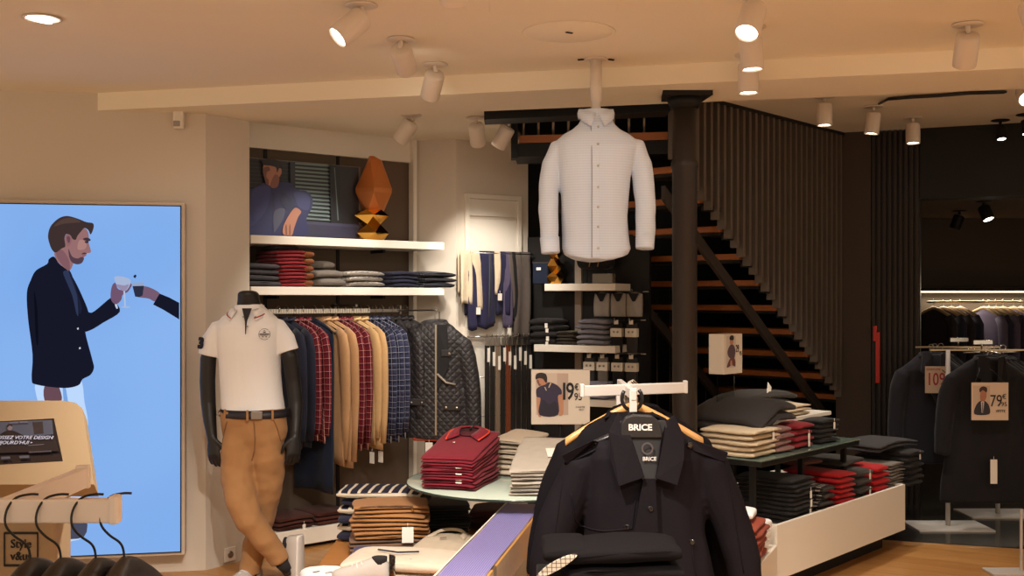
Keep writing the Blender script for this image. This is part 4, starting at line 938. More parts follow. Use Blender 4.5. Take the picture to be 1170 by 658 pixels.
# round chest emblem and the sleeve number
ec = MP(308, 381)+Vector((0, -.1265, 0)); b = MB(); enrm = Vector((.30, -1, .12))
ME = facing(ec, enrm)
for r_, n_, sk in ((.031, 40, 3),):
    for k in range(n_):
        if k % 10 == 4: continue
        a0, a1 = 2*PI*k/n_, 2*PI*(k+1)/n_
        b.add([ME @ Vector((r*math.cos(a), r*math.sin(a), .004)) for r, a in ((r_, a0), (r_, a1), (r_-.0022, a1), (r_-.0022, a0))], [[0, 1, 2, 3]], 0, False)
for x, y, ww, hh in ((0, 0, .052, .0065), (0, .011, .014, .006), (-.009, -.014, .006, .005), (.009, -.014, .006, .005), (0, .02, .008, .003), (0, -.007, .034, .002)):
    b.add([ME @ Vector((x+sx_*ww/2, y+sy_*hh/2, .004)) for sx_, sy_ in ((-1, -1), (1, -1), (1, 1), (-1, 1))], [[0, 1, 2, 3]], 0, False)
b.build('chest_emblem', M_ink, polo)
text('3', .082, mat('navy_flock', (28, 28, 44), .9), polo, facing(MP(231.2, 392)+Vector((.006, -.052, 0)), (-.62, -.75, .12)), 'sleeve_number', depth=.006, bold=.004)
# chinos
C_chino = cloth('chino_twill', (162, 119, 77), .06)
b = MB()
b.loft([ell(MP(cx, y).x, dy, MP(cx, y).z, hw*S_, hd, n=30) for cx, y, hw, hd, dy in [(290, 466, 36, .126, 0), (290, 478, 37, .126, 0), (291, 490, 37, .118, .0), (291, 502, 35.5, .106, .0), (290.5, 514, 28, .086, .0), (290.5, 526, 15, .055, .0)]])
b.tube([MP(276, 496, -.02), MP(273.5, 518, -.025), MP(273, 545, -.035), MP(279, 570, -.07), MP(290, 592, -.075), MP(304, 614, -.05), MP(317, 634, -.02), MP(321, 641, -.015)], [.088, .096, .093, .084, .074, .066, .058, .056], 18)
b.tube([MP(306, 496, -.01), MP(306, 520, .01), MP(302, 552, .05), MP(298, 582, .085), MP(290, 612, .095), MP(283, 645, .10), MP(281, 660, .10)], [.088, .098, .092, .076, .070, .064, .062], 18)
pants = remeshed(b, 'chinos', C_chino, man, .007, 16, .011, 8, (1, 1, 1.1), seed=8)
M_stitch = cloth('chino_seam', (128, 90, 56), .05)
seam(pants, 'fly_seam', [MP(296, 479), MP(297, 498), MP(295, 512), MP(291, 524)], .0035, M_stitch, pants)
seam(pants, 'pocket_seam', [MP(265, 479), MP(260, 492), MP(257.5, 506)], .0035, M_stitch, pants)
seam(pants, 'pocket_seam', [MP(317, 478), MP(321, 490), MP(323, 502)], .0035, M_stitch, pants)
b = MB(); b.loft([[MP(291, y)+Vector((rx*math.cos(2*PI*k/32), ry*math.sin(2*PI*k/32), 0)) for k in range(32)] for y, rx, ry in ((467, .182, .134), (466.5, .186, .138), (475.5, .189, .141), (476, .185, .137))]); blt = b.build('belt', mat('navy_belt', (34, 30, 36), .5), man)
b = MB(); cx_ = MP(298, 471.5); b.box(cx_+Vector((.01, -.141, 0)), (.06, .006, .042), bev=.002, rz=.12); b.build('buckle', M_steel, blt)
for px, dy, rz_ in ((262, -.092, -.6), (290, -.146, 0), (316, -.105, .5)):
    b = MB(); b.box(MP(px, 471.5)+Vector((0, dy, 0)), (.012, .010, .058), bev=.002, rz=rz_); b.build('belt_loop', C_chino, pants)
b = MB(); b.tube([MP(254, 468)+Vector((0, -.03, 0)), MP(252, 471)+Vector((-.01, -.04, 0)), MP(254, 474)+Vector((0, -.045, 0))], .006, 6); b.build('hip_clip', M_steel, blt)
# sneakers: front one stands on its toe, back one flat
M_snk = mat('grey_mesh', (186, 178, 170), .8, bump=.2, bscale=200); M_sole = mat('white_sole', (226, 220, 212), .5); M_sock = mat('dark_sock', (34, 30, 32), .9)
def sneaker(parent, M, heel=None, name='sneaker'):
    prof = [(-.135, .030, .028), (-.13, .036, .060), (-.10, .040, .085), (-.05, .043, .082), (0, .047, .066), (.05, .050, .052), (.10, .048, .042), (.13, .036, .034), (.145, .018, .026)]
    b = MB(); b.loft([[M @ Vector((y, wv*math.copysign(abs(math.cos(2*PI*k/18))**.8, math.cos(2*PI*k/18)), .022+max(0, math.sin(2*PI*k/18))*hh-(.004 if math.sin(2*PI*k/18) < 0 else 0))) for k in range(18)] for y, wv, hh in prof]); u = b.build(name, M_snk, parent)
    b = MB(); b.loft([[M @ Vector((y*1.03, (wv+.004)*math.cos(2*PI*k/18), .013+.013*math.sin(2*PI*k/18))) for k in range(18)] for y, wv, hh in prof]); b.build('sole', M_sole, u)
    b = MB()
    for i in range(4):
        y = .0+i*.022; zz = .022+.068-.009*i
        b.tube([M @ Vector((y, -.030, zz-.012)), M @ Vector((y+.006, 0, zz+.004)), M @ Vector((y, .030, zz-.012))], .003, 6)
    b.build('laces', M_sole, u)
    b = MB(); b.loft([[M @ Vector((-.085+.038*math.cos(2*PI*k/14), .032*math.sin(2*PI*k/14), z)) for k in range(14)] for z in (.07, .098, .106)]); b.build('shoe_opening', M_sock, u)
    return u
MS = Matrix.Translation(MP(341, 651, .0)) @ Euler((0, 0, -.25)).to_matrix().to_4x4() @ Matrix(((0, 0, -1, 0), (0, 1, 0, 0), (-1, 0, 0, 0), (0, 0, 0, 1))).inverted()
Rv = Matrix(((0, 0, -1), (0, -1, 0), (-1, 0, 0))).to_4x4()      # toe down, sole to the right, instep to the left
zt = MP(341, 651).z
sneaker(man, Matrix.Translation(Vector((MP(345.5, 650).x, .0, .1485))) @ Matrix.Rotation(-.25, 4, 'Z') @ Rv)
b = MB(); b.tube([MP(318, 636, -.018), MP(325, 645, -.01), MP(331, 650, -.005)], [.040, .037, .034], 14); b.build('sock', M_sock, man)
sneaker(man, Matrix.Translation(Vector((MP(281, 660).x-.02, .06, 0))) @ Matrix.Rotation(-1.9, 4, 'Z'))
# wall socket near the mannequin's feet
p = (wr+(A0-wr)*.52); p.z = 1.6-(633-HY)/F*p.y; dd = (A0-wr).normalized(); t = thing('wall_socket', 'white wall socket low on the pale return wall behind the mannequin', 'socket', p+Vector((dd.y, -dd.x, 0))*.002, math.atan2(dd.y, dd.x))
b = MB(); b.box((0, -.006, 0), (.085, .012, .085), bev=.004); b.build('socket_plate', M_white, t); b = MB(); b.lathe([(.001, .004), (.02, .004), (.021, 0), (.001, 0)], 18, o=(0, -.012, 0), M=Matrix.Rotation(PI/2, 4, 'X')); b.build('socket_face', M_steel, t)
# ------------------------------------------------------------------ white shirt form hanging from the ceiling
HYd = 5.4; ho = Vector((K(681)*HYd, HYd, 1.72)); HS = HYd/F
HP = lambda px, py, dy=0: Vector((K(px)*HYd, HYd+dy, 1.6-(py-HY)/F*HYd))-ho
hs = thing('shirt_form', 'white dotted dress shirt on a headless form hung from the ceiling by a pole', 'shirt display', ho)
M_dots = patterned('dotted_white', (208, 216, 228), [('z', .0125, .35, (178, 188, 204), .4), ('u', .0062, .45, (214, 219, 228), .6)], coord='Object')
b = MB()
b.loft([ell(HP(cx, y).x, 0, HP(cx, y).z, hw*HS, hd, n=32) for cx, y, hw, hd in [(681, 298, 36.5, .112), (681.5, 291, 39.5, .122), (680, 270, 38.2, .122), (679, 247, 37.5, .120), (679, 222, 38.5, .124), (679, 200, 40.5, .128), (680, 180, 45, .126), (681, 168, 48, .114), (681, 160, 45, .100), (681, 153, 37, .086), (681, 148, 28, .073), (681, 142, 21, .064), (681, 137, 19, .060)]])
b.tube([HP(651, 167), HP(638, 170.5), HP(630, 187), HP(627, 212, -.01), HP(626, 238, -.03), HP(627.5, 262, -.05), HP(628.5, 289, -.06)], [.046, .052, .051, .049, .048, .045, .042], 18)
b.tube([HP(711, 166), HP(726, 170.5), HP(733, 187), HP(736, 212, -.01), HP(737, 238, -.03), HP(736, 262, -.05), HP(735, 284, -.06)], [.046, .054, .054, .052, .050, .046, .042], 18)
zh_ = HP(681, 262).z; hx_ = HP(681, 200).x
remeshed(b, 'shirt_body', M_dots, hs, .006, 8, .007, 7, (1, 1, .7), seed=3, post=lambda c: c if c.z > zh_ or abs(c.x-hx_) > .172 else Vector((c.x, c.y, c.z+(zh_-c.z)*(.22*min(1, abs(c.x-hx_)/.165)**2.2))))
for sd, px, py, dy in ((-1, 628.5, 289, -.06), (1, 735, 284, -.06)):
    b = MB(); c = HP(px, py, dy); up = (HP(627 if sd < 0 else 736, 265, -.05)-c).normalized()
    b.tube([c+up*.075, c+up*.074, c+up*.002, c-up*.004, c+up*.0], [.044, .0475, .0455, .043, .038], 24); b.build('cuff', M_dots, hs)
b = MB(); pk = [(678.5, y) for y in (146, 160, 175, 195, 215, 240, 265, 285, 295)]; dpt = [-.066, -.094, -.118, -.133, -.133, -.128, -.129, -.129, -.122]
b.loft([[HP(px+dx, py)+Vector((0, d+dd, 0)) for dx, dd in ((-4.2, .01), (-4.2, -.004), (4.2, -.004), (4.2, .01))] for (px, py), d in zip(pk, dpt)], smooth=False); b.build('placket', M_dots, hs)
b = MB(); b.tube([HP(px-4.4, py)+Vector((0, d-.004, 0)) for (px, py), d in zip(pk, dpt)], .0022, 6); b.build('placket_shadow_line', mat('shadow_line_grey', (150, 150, 152), .8), hs)  # grey ridge stands in for the thin shade line along the placket
for y, d in ((147.5, -.075), (168, -.113), (193, -.137), (217, -.138), (239, -.133), (261, -.134), (285, -.134)):
    b = MB(); b.lathe([(.001, -.001), (.0065, 0), (.0065, .003), (.001, .0035)], 12, o=HP(681 if y > 150 else 682, y)+Vector((0, d-.002, 0)), M=Matrix.Rotation(PI/2, 4, 'X')); b.build('shirt_button', mat('pearl_button', (196, 186, 172), .3), hs)
cc = HP(681, 137)
for sd in (-1, 1):
    rings = []
    for i in range(13):
        u = i/12; a = PI/2-(PI*1.0-.02)*u*1.0 if sd > 0 else PI/2+(PI*1.0-.02)*u
        rx, ry = .080, .066
        top = cc+Vector((rx*math.cos(a), ry*math.sin(a), .058-.028*u**2)); tp = max(0, u-.62)/.38
        bt = cc+Vector(((rx+.010)*math.cos(a)+sd*.030*tp, (ry+.010)*math.sin(a)-.022*tp, .004-.050*tp))
        rings.append([top, top+Vector((math.cos(a)*.006, math.sin(a)*.006, .002)), (top+bt)/2+Vector((math.cos(a)*.007, math.sin(a)*.007, .004)), bt+Vector((0, -.003, 0)), bt, (top+bt)/2])
    b = MB(); b.loft(rings); b.build('collar_leaf', M_dots, hs)
b = MB(); b.lathe([(.070, -.02), (.078, .045), (.074, .046), (.066, .0)], 28, o=cc); b.build('collar_stand', M_dots, hs)
b = MB(); zt = ZN-ho.z; pz = HP(681, 130).z; b.lathe([(.02, pz-.06), (.023, pz-.05), (.023, HP(681, 116).z), (.029, HP(681, 115).z), (.029, zt-.001)], 24); b.lathe([(.05, zt-.008), (.058, zt-.001)], 24); b.build('ceiling_pole', M_lampbody, hs)
b = MB(); b.lathe([(.001, pz-.075), (.066, pz-.07), (.066, pz-.062), (.001, pz-.06)], 24); b.build('neck_cap', M_white, hs)
for sx_ in (-1, 1):
    b = MB(); b.box((sx_*.075, 0, zt-.006), (.03, .012, .006), rz=sx_*.5); b.build('fixing_screw', M_dark, hs)
# ------------------------------------------------------------------ low wooden tables with folded clothes, centre left
def low_table(name, lab, x0, x1, y0, y1, z, m=M_ply, t=.04):
    o_ = thing(name, lab, 'table', ((x0+x1)/2, (y0+y1)/2, 0)); b = MB(); b.box((0, 0, z-t/2), (x1-x0, y1-y0, t), bev=.004); b.build('tabletop', m, o_)
    for sx_ in (-1, 1):
        for sy_ in (-1, 1):
            b = MB(); b.box((sx_*((x1-x0)/2-.05), sy_*((y1-y0)/2-.05), (z-t)/2), (.05, .05, z-t), bev=.003); b.build('leg', m, o_)
    return o_
TZ = .36
low_table('display_table', 'low wooden table under the chinos pile and the white sweater', -.90, -.215, 4.40, 5.62, TZ)
low_table('display_table', 'low wooden table under the black folded jeans behind the chinos pile', -.70, .02, 5.66, 6.16, TZ)
C_chin = cloth('camel_twill', (158, 110, 66)); C_cream = cloth('cream_knit', (214, 200, 180)); C_beige = cloth('beige_knit', (188, 172, 150)); C_must = cloth('mustard_cotton', (186, 112, 36)); C_purp = cloth('purple_cotton', (72, 62, 92)); C_brn = cloth('dark_maroon', (62, 28, 28)); C_brown = cloth('taupe_twill', (112, 84, 66))
C_navst = patterned('navy_white_stripe', (34, 34, 50), [('u', .052, .30, (206, 192, 170), .95)])
ob = stack('folded_chinos', 'camel folded chinos', 'chinos', 'the pile on the low wooden table', (-.60, 5.36, TZ), .12, 6, .37, .26, .040, [C_brown, C_brown, C_chin, C_chin, C_chin, C_chin], 'camel chinos on the low table', sseed=21, layers=2, e=2.8, arch=.004, jit=.012)
price_tag(ob[-2], (.085, -.15, .165), M_paper, .075, .055)
b = MB()
for q in ((-.05, .06), (.03, .11)): b.tube([Vector((q[0]-.09, -.131, .24)), Vector((q[0], -.134, .246)), Vector((q[1], -.131, .24))], .003, 5)
b.build('waist_seam', C_brown, ob[-1])
b = MB(); b.lathe([(.001, 0), (.007, .001), (.007, .003)], 10, o=(.11, -.134, .222), M=Matrix.Rotation(PI/2, 4, 'X')); b.build('trouser_button', M_brass, ob[-1])
ob = stack('folded_sweater', 'navy knit sweater', 'sweater', 'the striped pile behind the camel chinos', (-.66, 5.50+.14, TZ), -.10, 6, .44, .24, .044, [C_navy, C_navst], 'striped sweaters on the low table', sseed=22, e=2.8, arch=.006, jit=.014)
ob = stack('folded_jeans', 'black folded jeans', 'jeans', 'the pile behind the chinos under the glass table', (-.40, 5.88, TZ), .25, 5, .30, .34, .030, [C_blk, C_char, C_blk], 'black jeans on the rear low table', sseed=23, e=2.8, rise=.006, layers=2)
ob = stack('folded_sweater', 'dark maroon sweater', 'sweater', 'the low pile beside the black jeans', (-.10, 5.93, TZ), -.1, 3, .24, .30, .034, C_brn, 'maroon sweaters on the rear low table', sseed=24, e=2.6, arch=.01)
stack('folded_shirt', 'purple folded shirt', 'shirt', 'lying under the beige shirt on the low table', (-.385, 5.06, TZ), .1, 1, .33, .28, .05, C_purp, 'purple shirts', sseed=25)
stack('folded_shirt', 'purple folded shirt', 'shirt', 'lying between the white sweater and the chinos pile', (-.66, 5.095, TZ), .05, 1, .20, .24, .066, C_purp, 'purple shirts', sseed=26)
ob = stack('folded_shirt', 'beige folded shirt', 'shirt', 'on the purple shirt beside the purple mesh bench', (-.32, 5.10, TZ+.056), -.30, 1, .24, .30, .035, C_beige, 'beige shirts', sseed=27, rise=.03, collar=(C_beige,))
b = MB(); b.box((0, .0, .066), (.03, .012, .002), rz=.5); b.build('printed_mark', C_brown, ob[0])
ob = stack('folded_sweater', 'thick cream folded sweater', 'sweater', 'in front on the low wooden table', (-.47, 4.79, TZ+.0), -.16, 1, .52, .30, .115, C_cream, 'cream sweaters', sseed=28, e=2.5, arch=.012, layers=2)
b = MB(); b.tube([Vector((-.12, .0, .133)), Vector((-.02, -.05, .136)), Vector((.07, -.02, .135))], .004, 5); b.tube([Vector((.05, -.10, .118)), Vector((.14, -.12, .110))], .005, 5); b.build('neck_seam', C_navy, ob[0])
b = MB(); b.tube([Vector((.16, -.135, .094)), Vector((.17, -.14, .092))], .007, 6); b.build('metal_clip', M_steel, ob[0])
ob = stack('folded_shirt', 'mustard folded shirt', 'shirt', 'left of the cream sweater under the loose sneaker', (-.62, 4.60, TZ), .1, 1, .40, .20, .05, C_must, 'mustard shirts', sseed=29, collar=(C_must,))
ob = stack('folded_shirt', 'mustard folded shirt', 'shirt', 'flat under the front edge of the cream sweater', (-.315, 4.54, TZ), -.05, 1, .19, .18, .05, C_must, 'mustard shirts', sseed=32)
ob = stack('folded_shirt', 'white folded shirt', 'shirt', 'at the left end of the low table next to the sneaker', (-.80, 4.62, TZ+.0), .25, 1, .19, .20, .085, M_polo, 'white shirts', sseed=30, e=2.6, arch=.01)
b = MB(); b.box((-.03, -.05, .097), (.03, .004, .002), rz=.3); b.box((.02, -.07, .096), (.03, .004, .002), rz=.3); b.build('small_print', M_ink, ob[0])
t = thing('loose_sneaker', 'grey mesh sneaker with a glossy black heel on the mustard shirt', 'sneaker', (-.625, 4.56, TZ+.052), PI+.12)
u = sneaker(t, Matrix.Diagonal((.85, .9, 1.0, 1)), name='upper')
b = MB(); b.loft([[Vector((-.10-.020*math.cos(a)*1.0-.012, .037*math.sin(a), z)) for a in [PI*(-.5+i/12) for i in range(13)]]+[Vector((-.10-.026*math.cos(a)-.012, .042*math.sin(a), z)) for a in [PI*(.5-i/12) for i in range(13)]] for z in (.02, .06, .105)]); b.build('heel_counter', mat('gloss_black', (18, 17, 18), .12, coat=.5), u)
# ------------------------------------------------------------------ bench with the purple mesh top
M_mesh = patterned('violet_mesh', (158, 150, 204), [('u', .0085, .38, (88, 80, 132), .8), ('v', .0085, .38, (88, 80, 132), .8)], rough=.35, coord='Object')
M_bench = woodmat('honey_board', (206, 156, 92), (184, 132, 70), plank=3, rough=.35)
b0 = Vector((-.0307+.0935, 5.19, 0)); bd = Vector((.176, .984, 0)).normalized(); bn_ = math.atan2(-bd.x, bd.y); bo = b0-bd*1.25
bt = thing('mesh_bench', 'long narrow wooden bench with a violet mesh top between the low table and the coats', 'bench', bo, bn_)
b = MB(); b.box((0, 0, .556), (.184, 2.5, .126), bev=.004); b.build('bench_body', M_bench, bt)
b = MB(); nv = 40; vs = []; fs = []
for j in range(nv+1):
    y = -1.24+2.485*j/nv
    for i in range(7):
        x = -.083+.166*i/6; vs.append(Vector((x, y, .6242+.0035*math.sin(y*7.5+.3)*math.cos(x*9))))
for j in range(nv):
    for i in range(6): fs.append([j*7+i, j*7+i+1, (j+1)*7+i+1, (j+1)*7+i])
b.add(vs, fs); b.build('mesh_top', M_mesh, bt)
b = MB(); b.box((-.089, 0, .623), (.006, 2.5, .010)); b.build('edge_strip', M_white, bt)
for sy_ in (-1.1, 1.1):
    for sx_ in (-.06, .06):
        b = MB(); b.box((sx_, sy_, .247), (.045, .045, .494), bev=.003); b.build('leg', M_bench, bt)
# ------------------------------------------------------------------ round glass table
GZ = .70
gt = thing('glass_table', 'round glass table carrying burgundy polos and grey shirts', 'table', (.03, 5.41, 0))
b = MB(); b.lathe([(.001, GZ-.012), (.545, GZ-.012), (.55, GZ-.006), (.545, GZ), (.001, GZ)], 64); b.build('glass_top', mat('green_glass', (186, 198, 184), .10, spec=.6), gt)
b = MB(); b.lathe([(.549, GZ-.0118), (.5515, GZ-.009), (.5515, GZ-.003), (.549, GZ-.0004)], 64, cap=False); b.build('glass_edge', mat('glass_edge', (34, 48, 42), .2), gt)
b = MB(); b.lathe([(.045, .02), (.045, GZ-.045), (.12, GZ-.04), (.12, GZ-.0125), (.001, GZ-.0125)], 24); b.lathe([(.001, .0), (.22, .0), (.22, .015), (.05, .022)], 32); b.build('pedestal', M_white, gt)
C_polo = cloth('burgundy_pique', (116, 26, 40)); M_orng = mat('orange_tipping', (214, 62, 40), .7)
ob = stack('folded_polo', 'burgundy polo shirt', 'polo shirt', 'the tall pile on the round glass table', (-.245, 5.285, GZ), -.32, 11, .275, .38, .0135, C_polo, 'burgundy polos on the glass table', sseed=41, rise=.0085, e=2.8, arch=.008, jit=.004, tags=())
for i in (2, 3, 5, 7): 
    b = MB(); b.box((.06, -.191, i*.0135+.012), (.03, .003, .006), bev=.001); b.build('size_sticker', M_paper, ob[i])
o_ = ob[-1]; r_b = .0135*11; zb_ = .022*11
b = MB(); cl_ = []
tl_ = math.atan2(zb_-r_b, .38)
for sd in (-1, 1):
    rings = []; pip = []
    for i in range(11):
        u = i/10; x = sd*(.012+.072*math.sin(u*PI*.5)*(1)); 
        inn = Vector((sd*(.062*math.sin(PI*(1-u)*.5+.0) if True else 0), .02+.055*math.cos(PI*(1-u)*.5)-.06*u*.0, .030-.012*u))
        a = PI*.5*(1-u)
        inn = Vector((sd*.060*math.cos(a*1.0-.0) if u > 0 else 0, .055*math.sin(a), .020))
        if u > .65: inn = inn+Vector((-sd*.030*(u-.65)/.35, -.045*(u-.65)/.35, -.008*(u-.65)/.35))
        out = Vector((inn.x*1.45+sd*.034*u+sd*.006, inn.y*1.30-.036*u**3+.004, .004))
        rings.append([inn, inn+Vector((0, 0, .006)), (inn+out)/2+Vector((0, 0, .012)), out+Vector((0, 0, .003)), out, (inn+out)/2]); pip.append(out+Vector((0, 0, .005)))
    b.loft(rings, 0); b.tube(pip, .0042, 6, mi=1)
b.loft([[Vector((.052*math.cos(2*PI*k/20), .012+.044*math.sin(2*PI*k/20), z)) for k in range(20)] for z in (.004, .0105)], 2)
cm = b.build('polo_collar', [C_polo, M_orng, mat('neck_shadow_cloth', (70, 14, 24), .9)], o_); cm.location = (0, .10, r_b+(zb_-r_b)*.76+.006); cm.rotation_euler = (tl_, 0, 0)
b = MB(); b.tube([Vector((0, .015, .02)), Vector((.012, .03, .045)), Vector((.018, .045, .055))], .004, 6); cm2 = b.build('tag_clip', M_wire, o_); cm2.location = cm.location
b = MB(); b.lathe([(.001, 0), (.006, .001), (.006, .004), (.001, .005)], 12, o=(-.03, -.02, r_b+(zb_-r_b)*.45+.010)); b.build('placket_button', M_white, o_)
stack('folded_shirt', 'sand beige shirt', 'shirt', 'the pile behind the burgundy polos', (.04, 5.62, GZ), -.5, 7, .22, .26, .026, C_beige, 'beige shirts on the glass table', sseed=42, e=2.6, rise=.004, jit=.012)
ob = stack('folded_shirt', 'pale grey shirt', 'shirt', 'the glass table pile beside the coats', (.18, 5.15, GZ), -.12, 7, .33, .44, .017, [cloth('pale_grey_cotton', (176, 166, 152)), cloth('mid_grey_cotton', (150, 142, 132)), cloth('pale_grey_cotton2', (190, 178, 164))], 'grey shirts on the glass table', sseed=43, rise=.014, e=3, jit=.006)
b = MB(); b.box((.015, -.02, .175), (.06, .10, .0015), M=Euler((.26, 0, .2)).to_matrix().to_4x4()); b.build('price_card', M_paper, ob[-1])
# ------------------------------------------------------------------ price board 19.95 behind the glass table
BY = 5.98; l_, r__ = W(607, 424, BY), W(674, 424, BY); zb_, zt_ = W(640, 485, BY).z, W(640, 422.5, BY).z
pb = thing('price_board', 'white price board with a man in a navy polo and the price 19.95 euro', 'price sign', ((l_.x+r__.x)/2, BY, 0))
pq = lambda px, py: W(px, py, BY); pbo = Vector(((l_.x+r__.x)/2, BY, 0))
b = MB(); b.box((0, .025, (zb_+zt_)/2), (r__.x-l_.x, .05, zt_-zb_), bev=.003); b.build('board', mat('board_card', (222, 208, 190), .5), pb)
b = MB(); b.tube([(0, .03, .01), (0, .03, zb_+.01)], .010, 10); b.lathe([(.001, 0), (.10, 0), (.10, .008), (.001, .012)], 28, o=(0, .03, 0)); b.build('stand', M_black, pb)
A7 = lambda L: [(600+x/5.48, 380+y/5.48) for x, y in L]
psh = [((206, 186, 168), A7([(65, 252), (270, 255), (270, 515), (68, 515)]), False), ((190, 166, 150), A7([(200, 254), (270, 255), (270, 515), (200, 515)]), False),
 ((190, 136, 104), A7([(72, 400), (100, 400), (104, 515), (80, 515)]), True), ((190, 136, 104), A7([(205, 385), (236, 390), (240, 470), (236, 514), (210, 514), (208, 440)]), True),
 ((188, 132, 104), A7([(70, 280), (100, 272), (132, 285), (140, 320), (118, 345), (96, 332), (85, 330), (74, 300)]), True),
 ((50, 42, 66), A7([(70, 355), (95, 335), (125, 325), (150, 310), (195, 325), (225, 355), (228, 385), (205, 400), (206, 514), (90, 514), (96, 420), (90, 405), (72, 400)]), True),
 ((34, 29, 46), A7([(110, 420), (150, 450), (190, 430), (200, 512), (96, 512)]), True),
 ((212, 190, 150), A7([(120, 340), (126, 340), (136, 362), (130, 362)]), False), ((212, 190, 150), A7([(158, 312), (164, 316), (150, 345), (145, 342)]), False),
 ((40, 28, 26), A7([(66, 292), (68, 262), (96, 250), (128, 258), (138, 285), (134, 312), (124, 308), (112, 290), (90, 284), (76, 288)]), True),
 ((130, 84, 66), A7([(72, 300), (84, 296), (90, 318), (100, 325), (90, 334), (80, 322)]), True)]
picture('board_picture', psh, lambda x, y: pq(x, y)+Vector((0, -.0005, 0)), (0, -1, 0), pb, Matrix.Translation(-pbo), maker=lambda c: mat('pb_%d_%d_%d' % c, c, .6))
def sgn(s, px, py, hpx, sx=1.0, bold=0.0, m=M_ink, nm='price_text', sp=1.0): text(s, hpx/F*BY*1.38, m, pb, facing(pq(px, py)-pbo+Vector((0, -.004, 0)), (0, -1, 0)), nm, sx=sx, bold=bold, sp=sp)
sgn('1', 644.6, 448, 20, .8, .0018); sgn('9', 651.4, 448, 20, .72, .0018); sgn('\u20ac', 658.9, 442.5, 7.5, .75, .0006); sgn('95', 660.6, 453.5, 8.5, .8, .0006); sgn('A PARTIR', 663, 465, 1.8); sgn('DE 2', 664, 468, 1.8)
# ------------------------------------------------------------------ coat stand with the navy coats
CYc = 3.90; co_ = Vector((K(737)*CYc, CYc, 1.163))
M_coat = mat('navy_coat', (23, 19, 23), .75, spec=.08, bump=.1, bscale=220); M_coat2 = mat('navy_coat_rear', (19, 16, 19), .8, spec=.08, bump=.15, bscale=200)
CP = lambda px, py, dy=0: Vector((K(px)*CYc, dy, 1.6-(py-HY)/F*CYc-co_.z)) - Vector((co_.x, 0, 0))
cs = thing('garment_rack', 'white T-shaped garment rack holding the dark navy coats', 'rack', (K(722)*4.08, 4.08, 0))
cr_ = lambda p: Vector(p)-Vector((K(722)*4.08, 4.08, 0))
e0, e1 = W(665, 447.5, 4.00), W(783, 442.2, 4.16)
zc = (e0.z+e1.z)/2; dx_ = e1-e0; dx_.z = 0
b = MB(); b.box(cr_(((e0.x+e1.x)/2, (e0.y+e1.y)/2, zc)), (dx_.length, .022, .040), rz=math.atan2(dx_.y, dx_.x), bev=.003); b.build('cross_bar', M_rail, cs)
for ee in (e0, e1):
    b = MB(); b.box(cr_((ee.x, ee.y, zc+.003)), (.014, .028, .048), rz=.1, bev=.003); b.build('end_stop', M_rail, cs)
b = MB(); xa = K(721.5)*3.87; b.box(cr_((xa+.006, 4.10, zc-.001)), (.020, .52, .036), bev=.003); b.box(cr_((xa+.004, 3.85, zc-.018)), (.027, .014, .085), bev=.003); b.build('front_arm', M_rail, cs)
b = MB(); b.box(cr_((xa+.004, 4.30, zc/2)), (.034, .034, zc), bev=.003); b.box(cr_((xa+.004, 4.30, .01)), (.5, .45, .02), bev=.004); b.build('upright', M_rail, cs)
coat = frontal('navy_coat', 'front dark navy trench coat with epaulettes facing the viewer', 'coat', co_, 0, M_coat, w=.252, L=.95, hem=.30, dp=.085, voxel=.0065, wr=.012, seed=11, sl=.66, group='navy coats on the white rack', arm_out=.115, sr=.068)
for ch in list(coat.children):
    if ch.name.startswith('collar'): bpy.data.objects.remove(ch)
def plate(name, pts, dys, th_, m, par, wrap=None):
    P = [CP(px, py, dy) for (px, py), dy in zip(pts, dys)]
    if wrap is not None: P = [onto(wrap, p, lift=.006) for p in P]
    b = MB(); b.prism(P, (0, th_, 0)); o_ = b.build(name, m, par)
    md = o_.modifiers.new('b', 'BEVEL'); md.width = .0025; md.segments = 2; return o_
M_lin = mat('lining_grey', (20, 17, 19), .7)
plate('neck_lining', [(706, 478), (757, 478), (768, 505), (745, 544), (731, 544), (704, 505)], [-.072, -.072, -.085, -.104, -.104, -.085], .012, M_lin, coat)
for nm_, pts, dys in (('collar_leaf', [(704, 470), (714, 478), (719, 500), (731.5, 539), (703, 549), (693, 515), (693, 490)], [-.06, -.068, -.10, -.124, -.128, -.112, -.088]),
                      ('collar_leaf', [(768, 472), (757, 480), (751, 500), (744, 540), (768, 548), (776, 520), (778, 497)], [-.06, -.07, -.10, -.124, -.128, -.112, -.088])):
    plate(nm_, pts, dys, .012, M_coat, coat)
plate('placket', [(731, 541), (745, 541), (748, 600), (750, 668), (719, 668), (721, 600)], [-.104, -.104, -.104, -.100, -.100, -.104], .02, M_coat, coat)
cbody = [c for c in coat.children if c.name.startswith('coat_body')][0]
seam(cbody, 'storm_flap_edge', [CP(651, 560), CP(656, 590), CP(663, 601), CP(690, 602), CP(719, 598), CP(723, 565)], .0035, M_coat, coat)
seam(cbody, 'pocket_seam', [CP(787, 614), CP(789, 640), CP(796, 668)], .003, M_coat, coat)
for sd, pp in ((-1, [(646, 524), (640, 560), (634, 600), (628, 650)]), (1, [(826, 522), (832, 560), (838, 600), (846, 650)])): seam(cbody, 'sleeve_seam', [CP(*q) for q in pp], .0025, M_coat, coat)
f2 = None and plate('storm_flap', [(762, 560), (775, 551), (806, 548), (808, 600), (772, 601)], [-.106, -.104, -.092, -.092, -.104], .008, M_coat, coat)
M_btn = mat('horn_button', (20, 18, 18), .18, spec=.7)
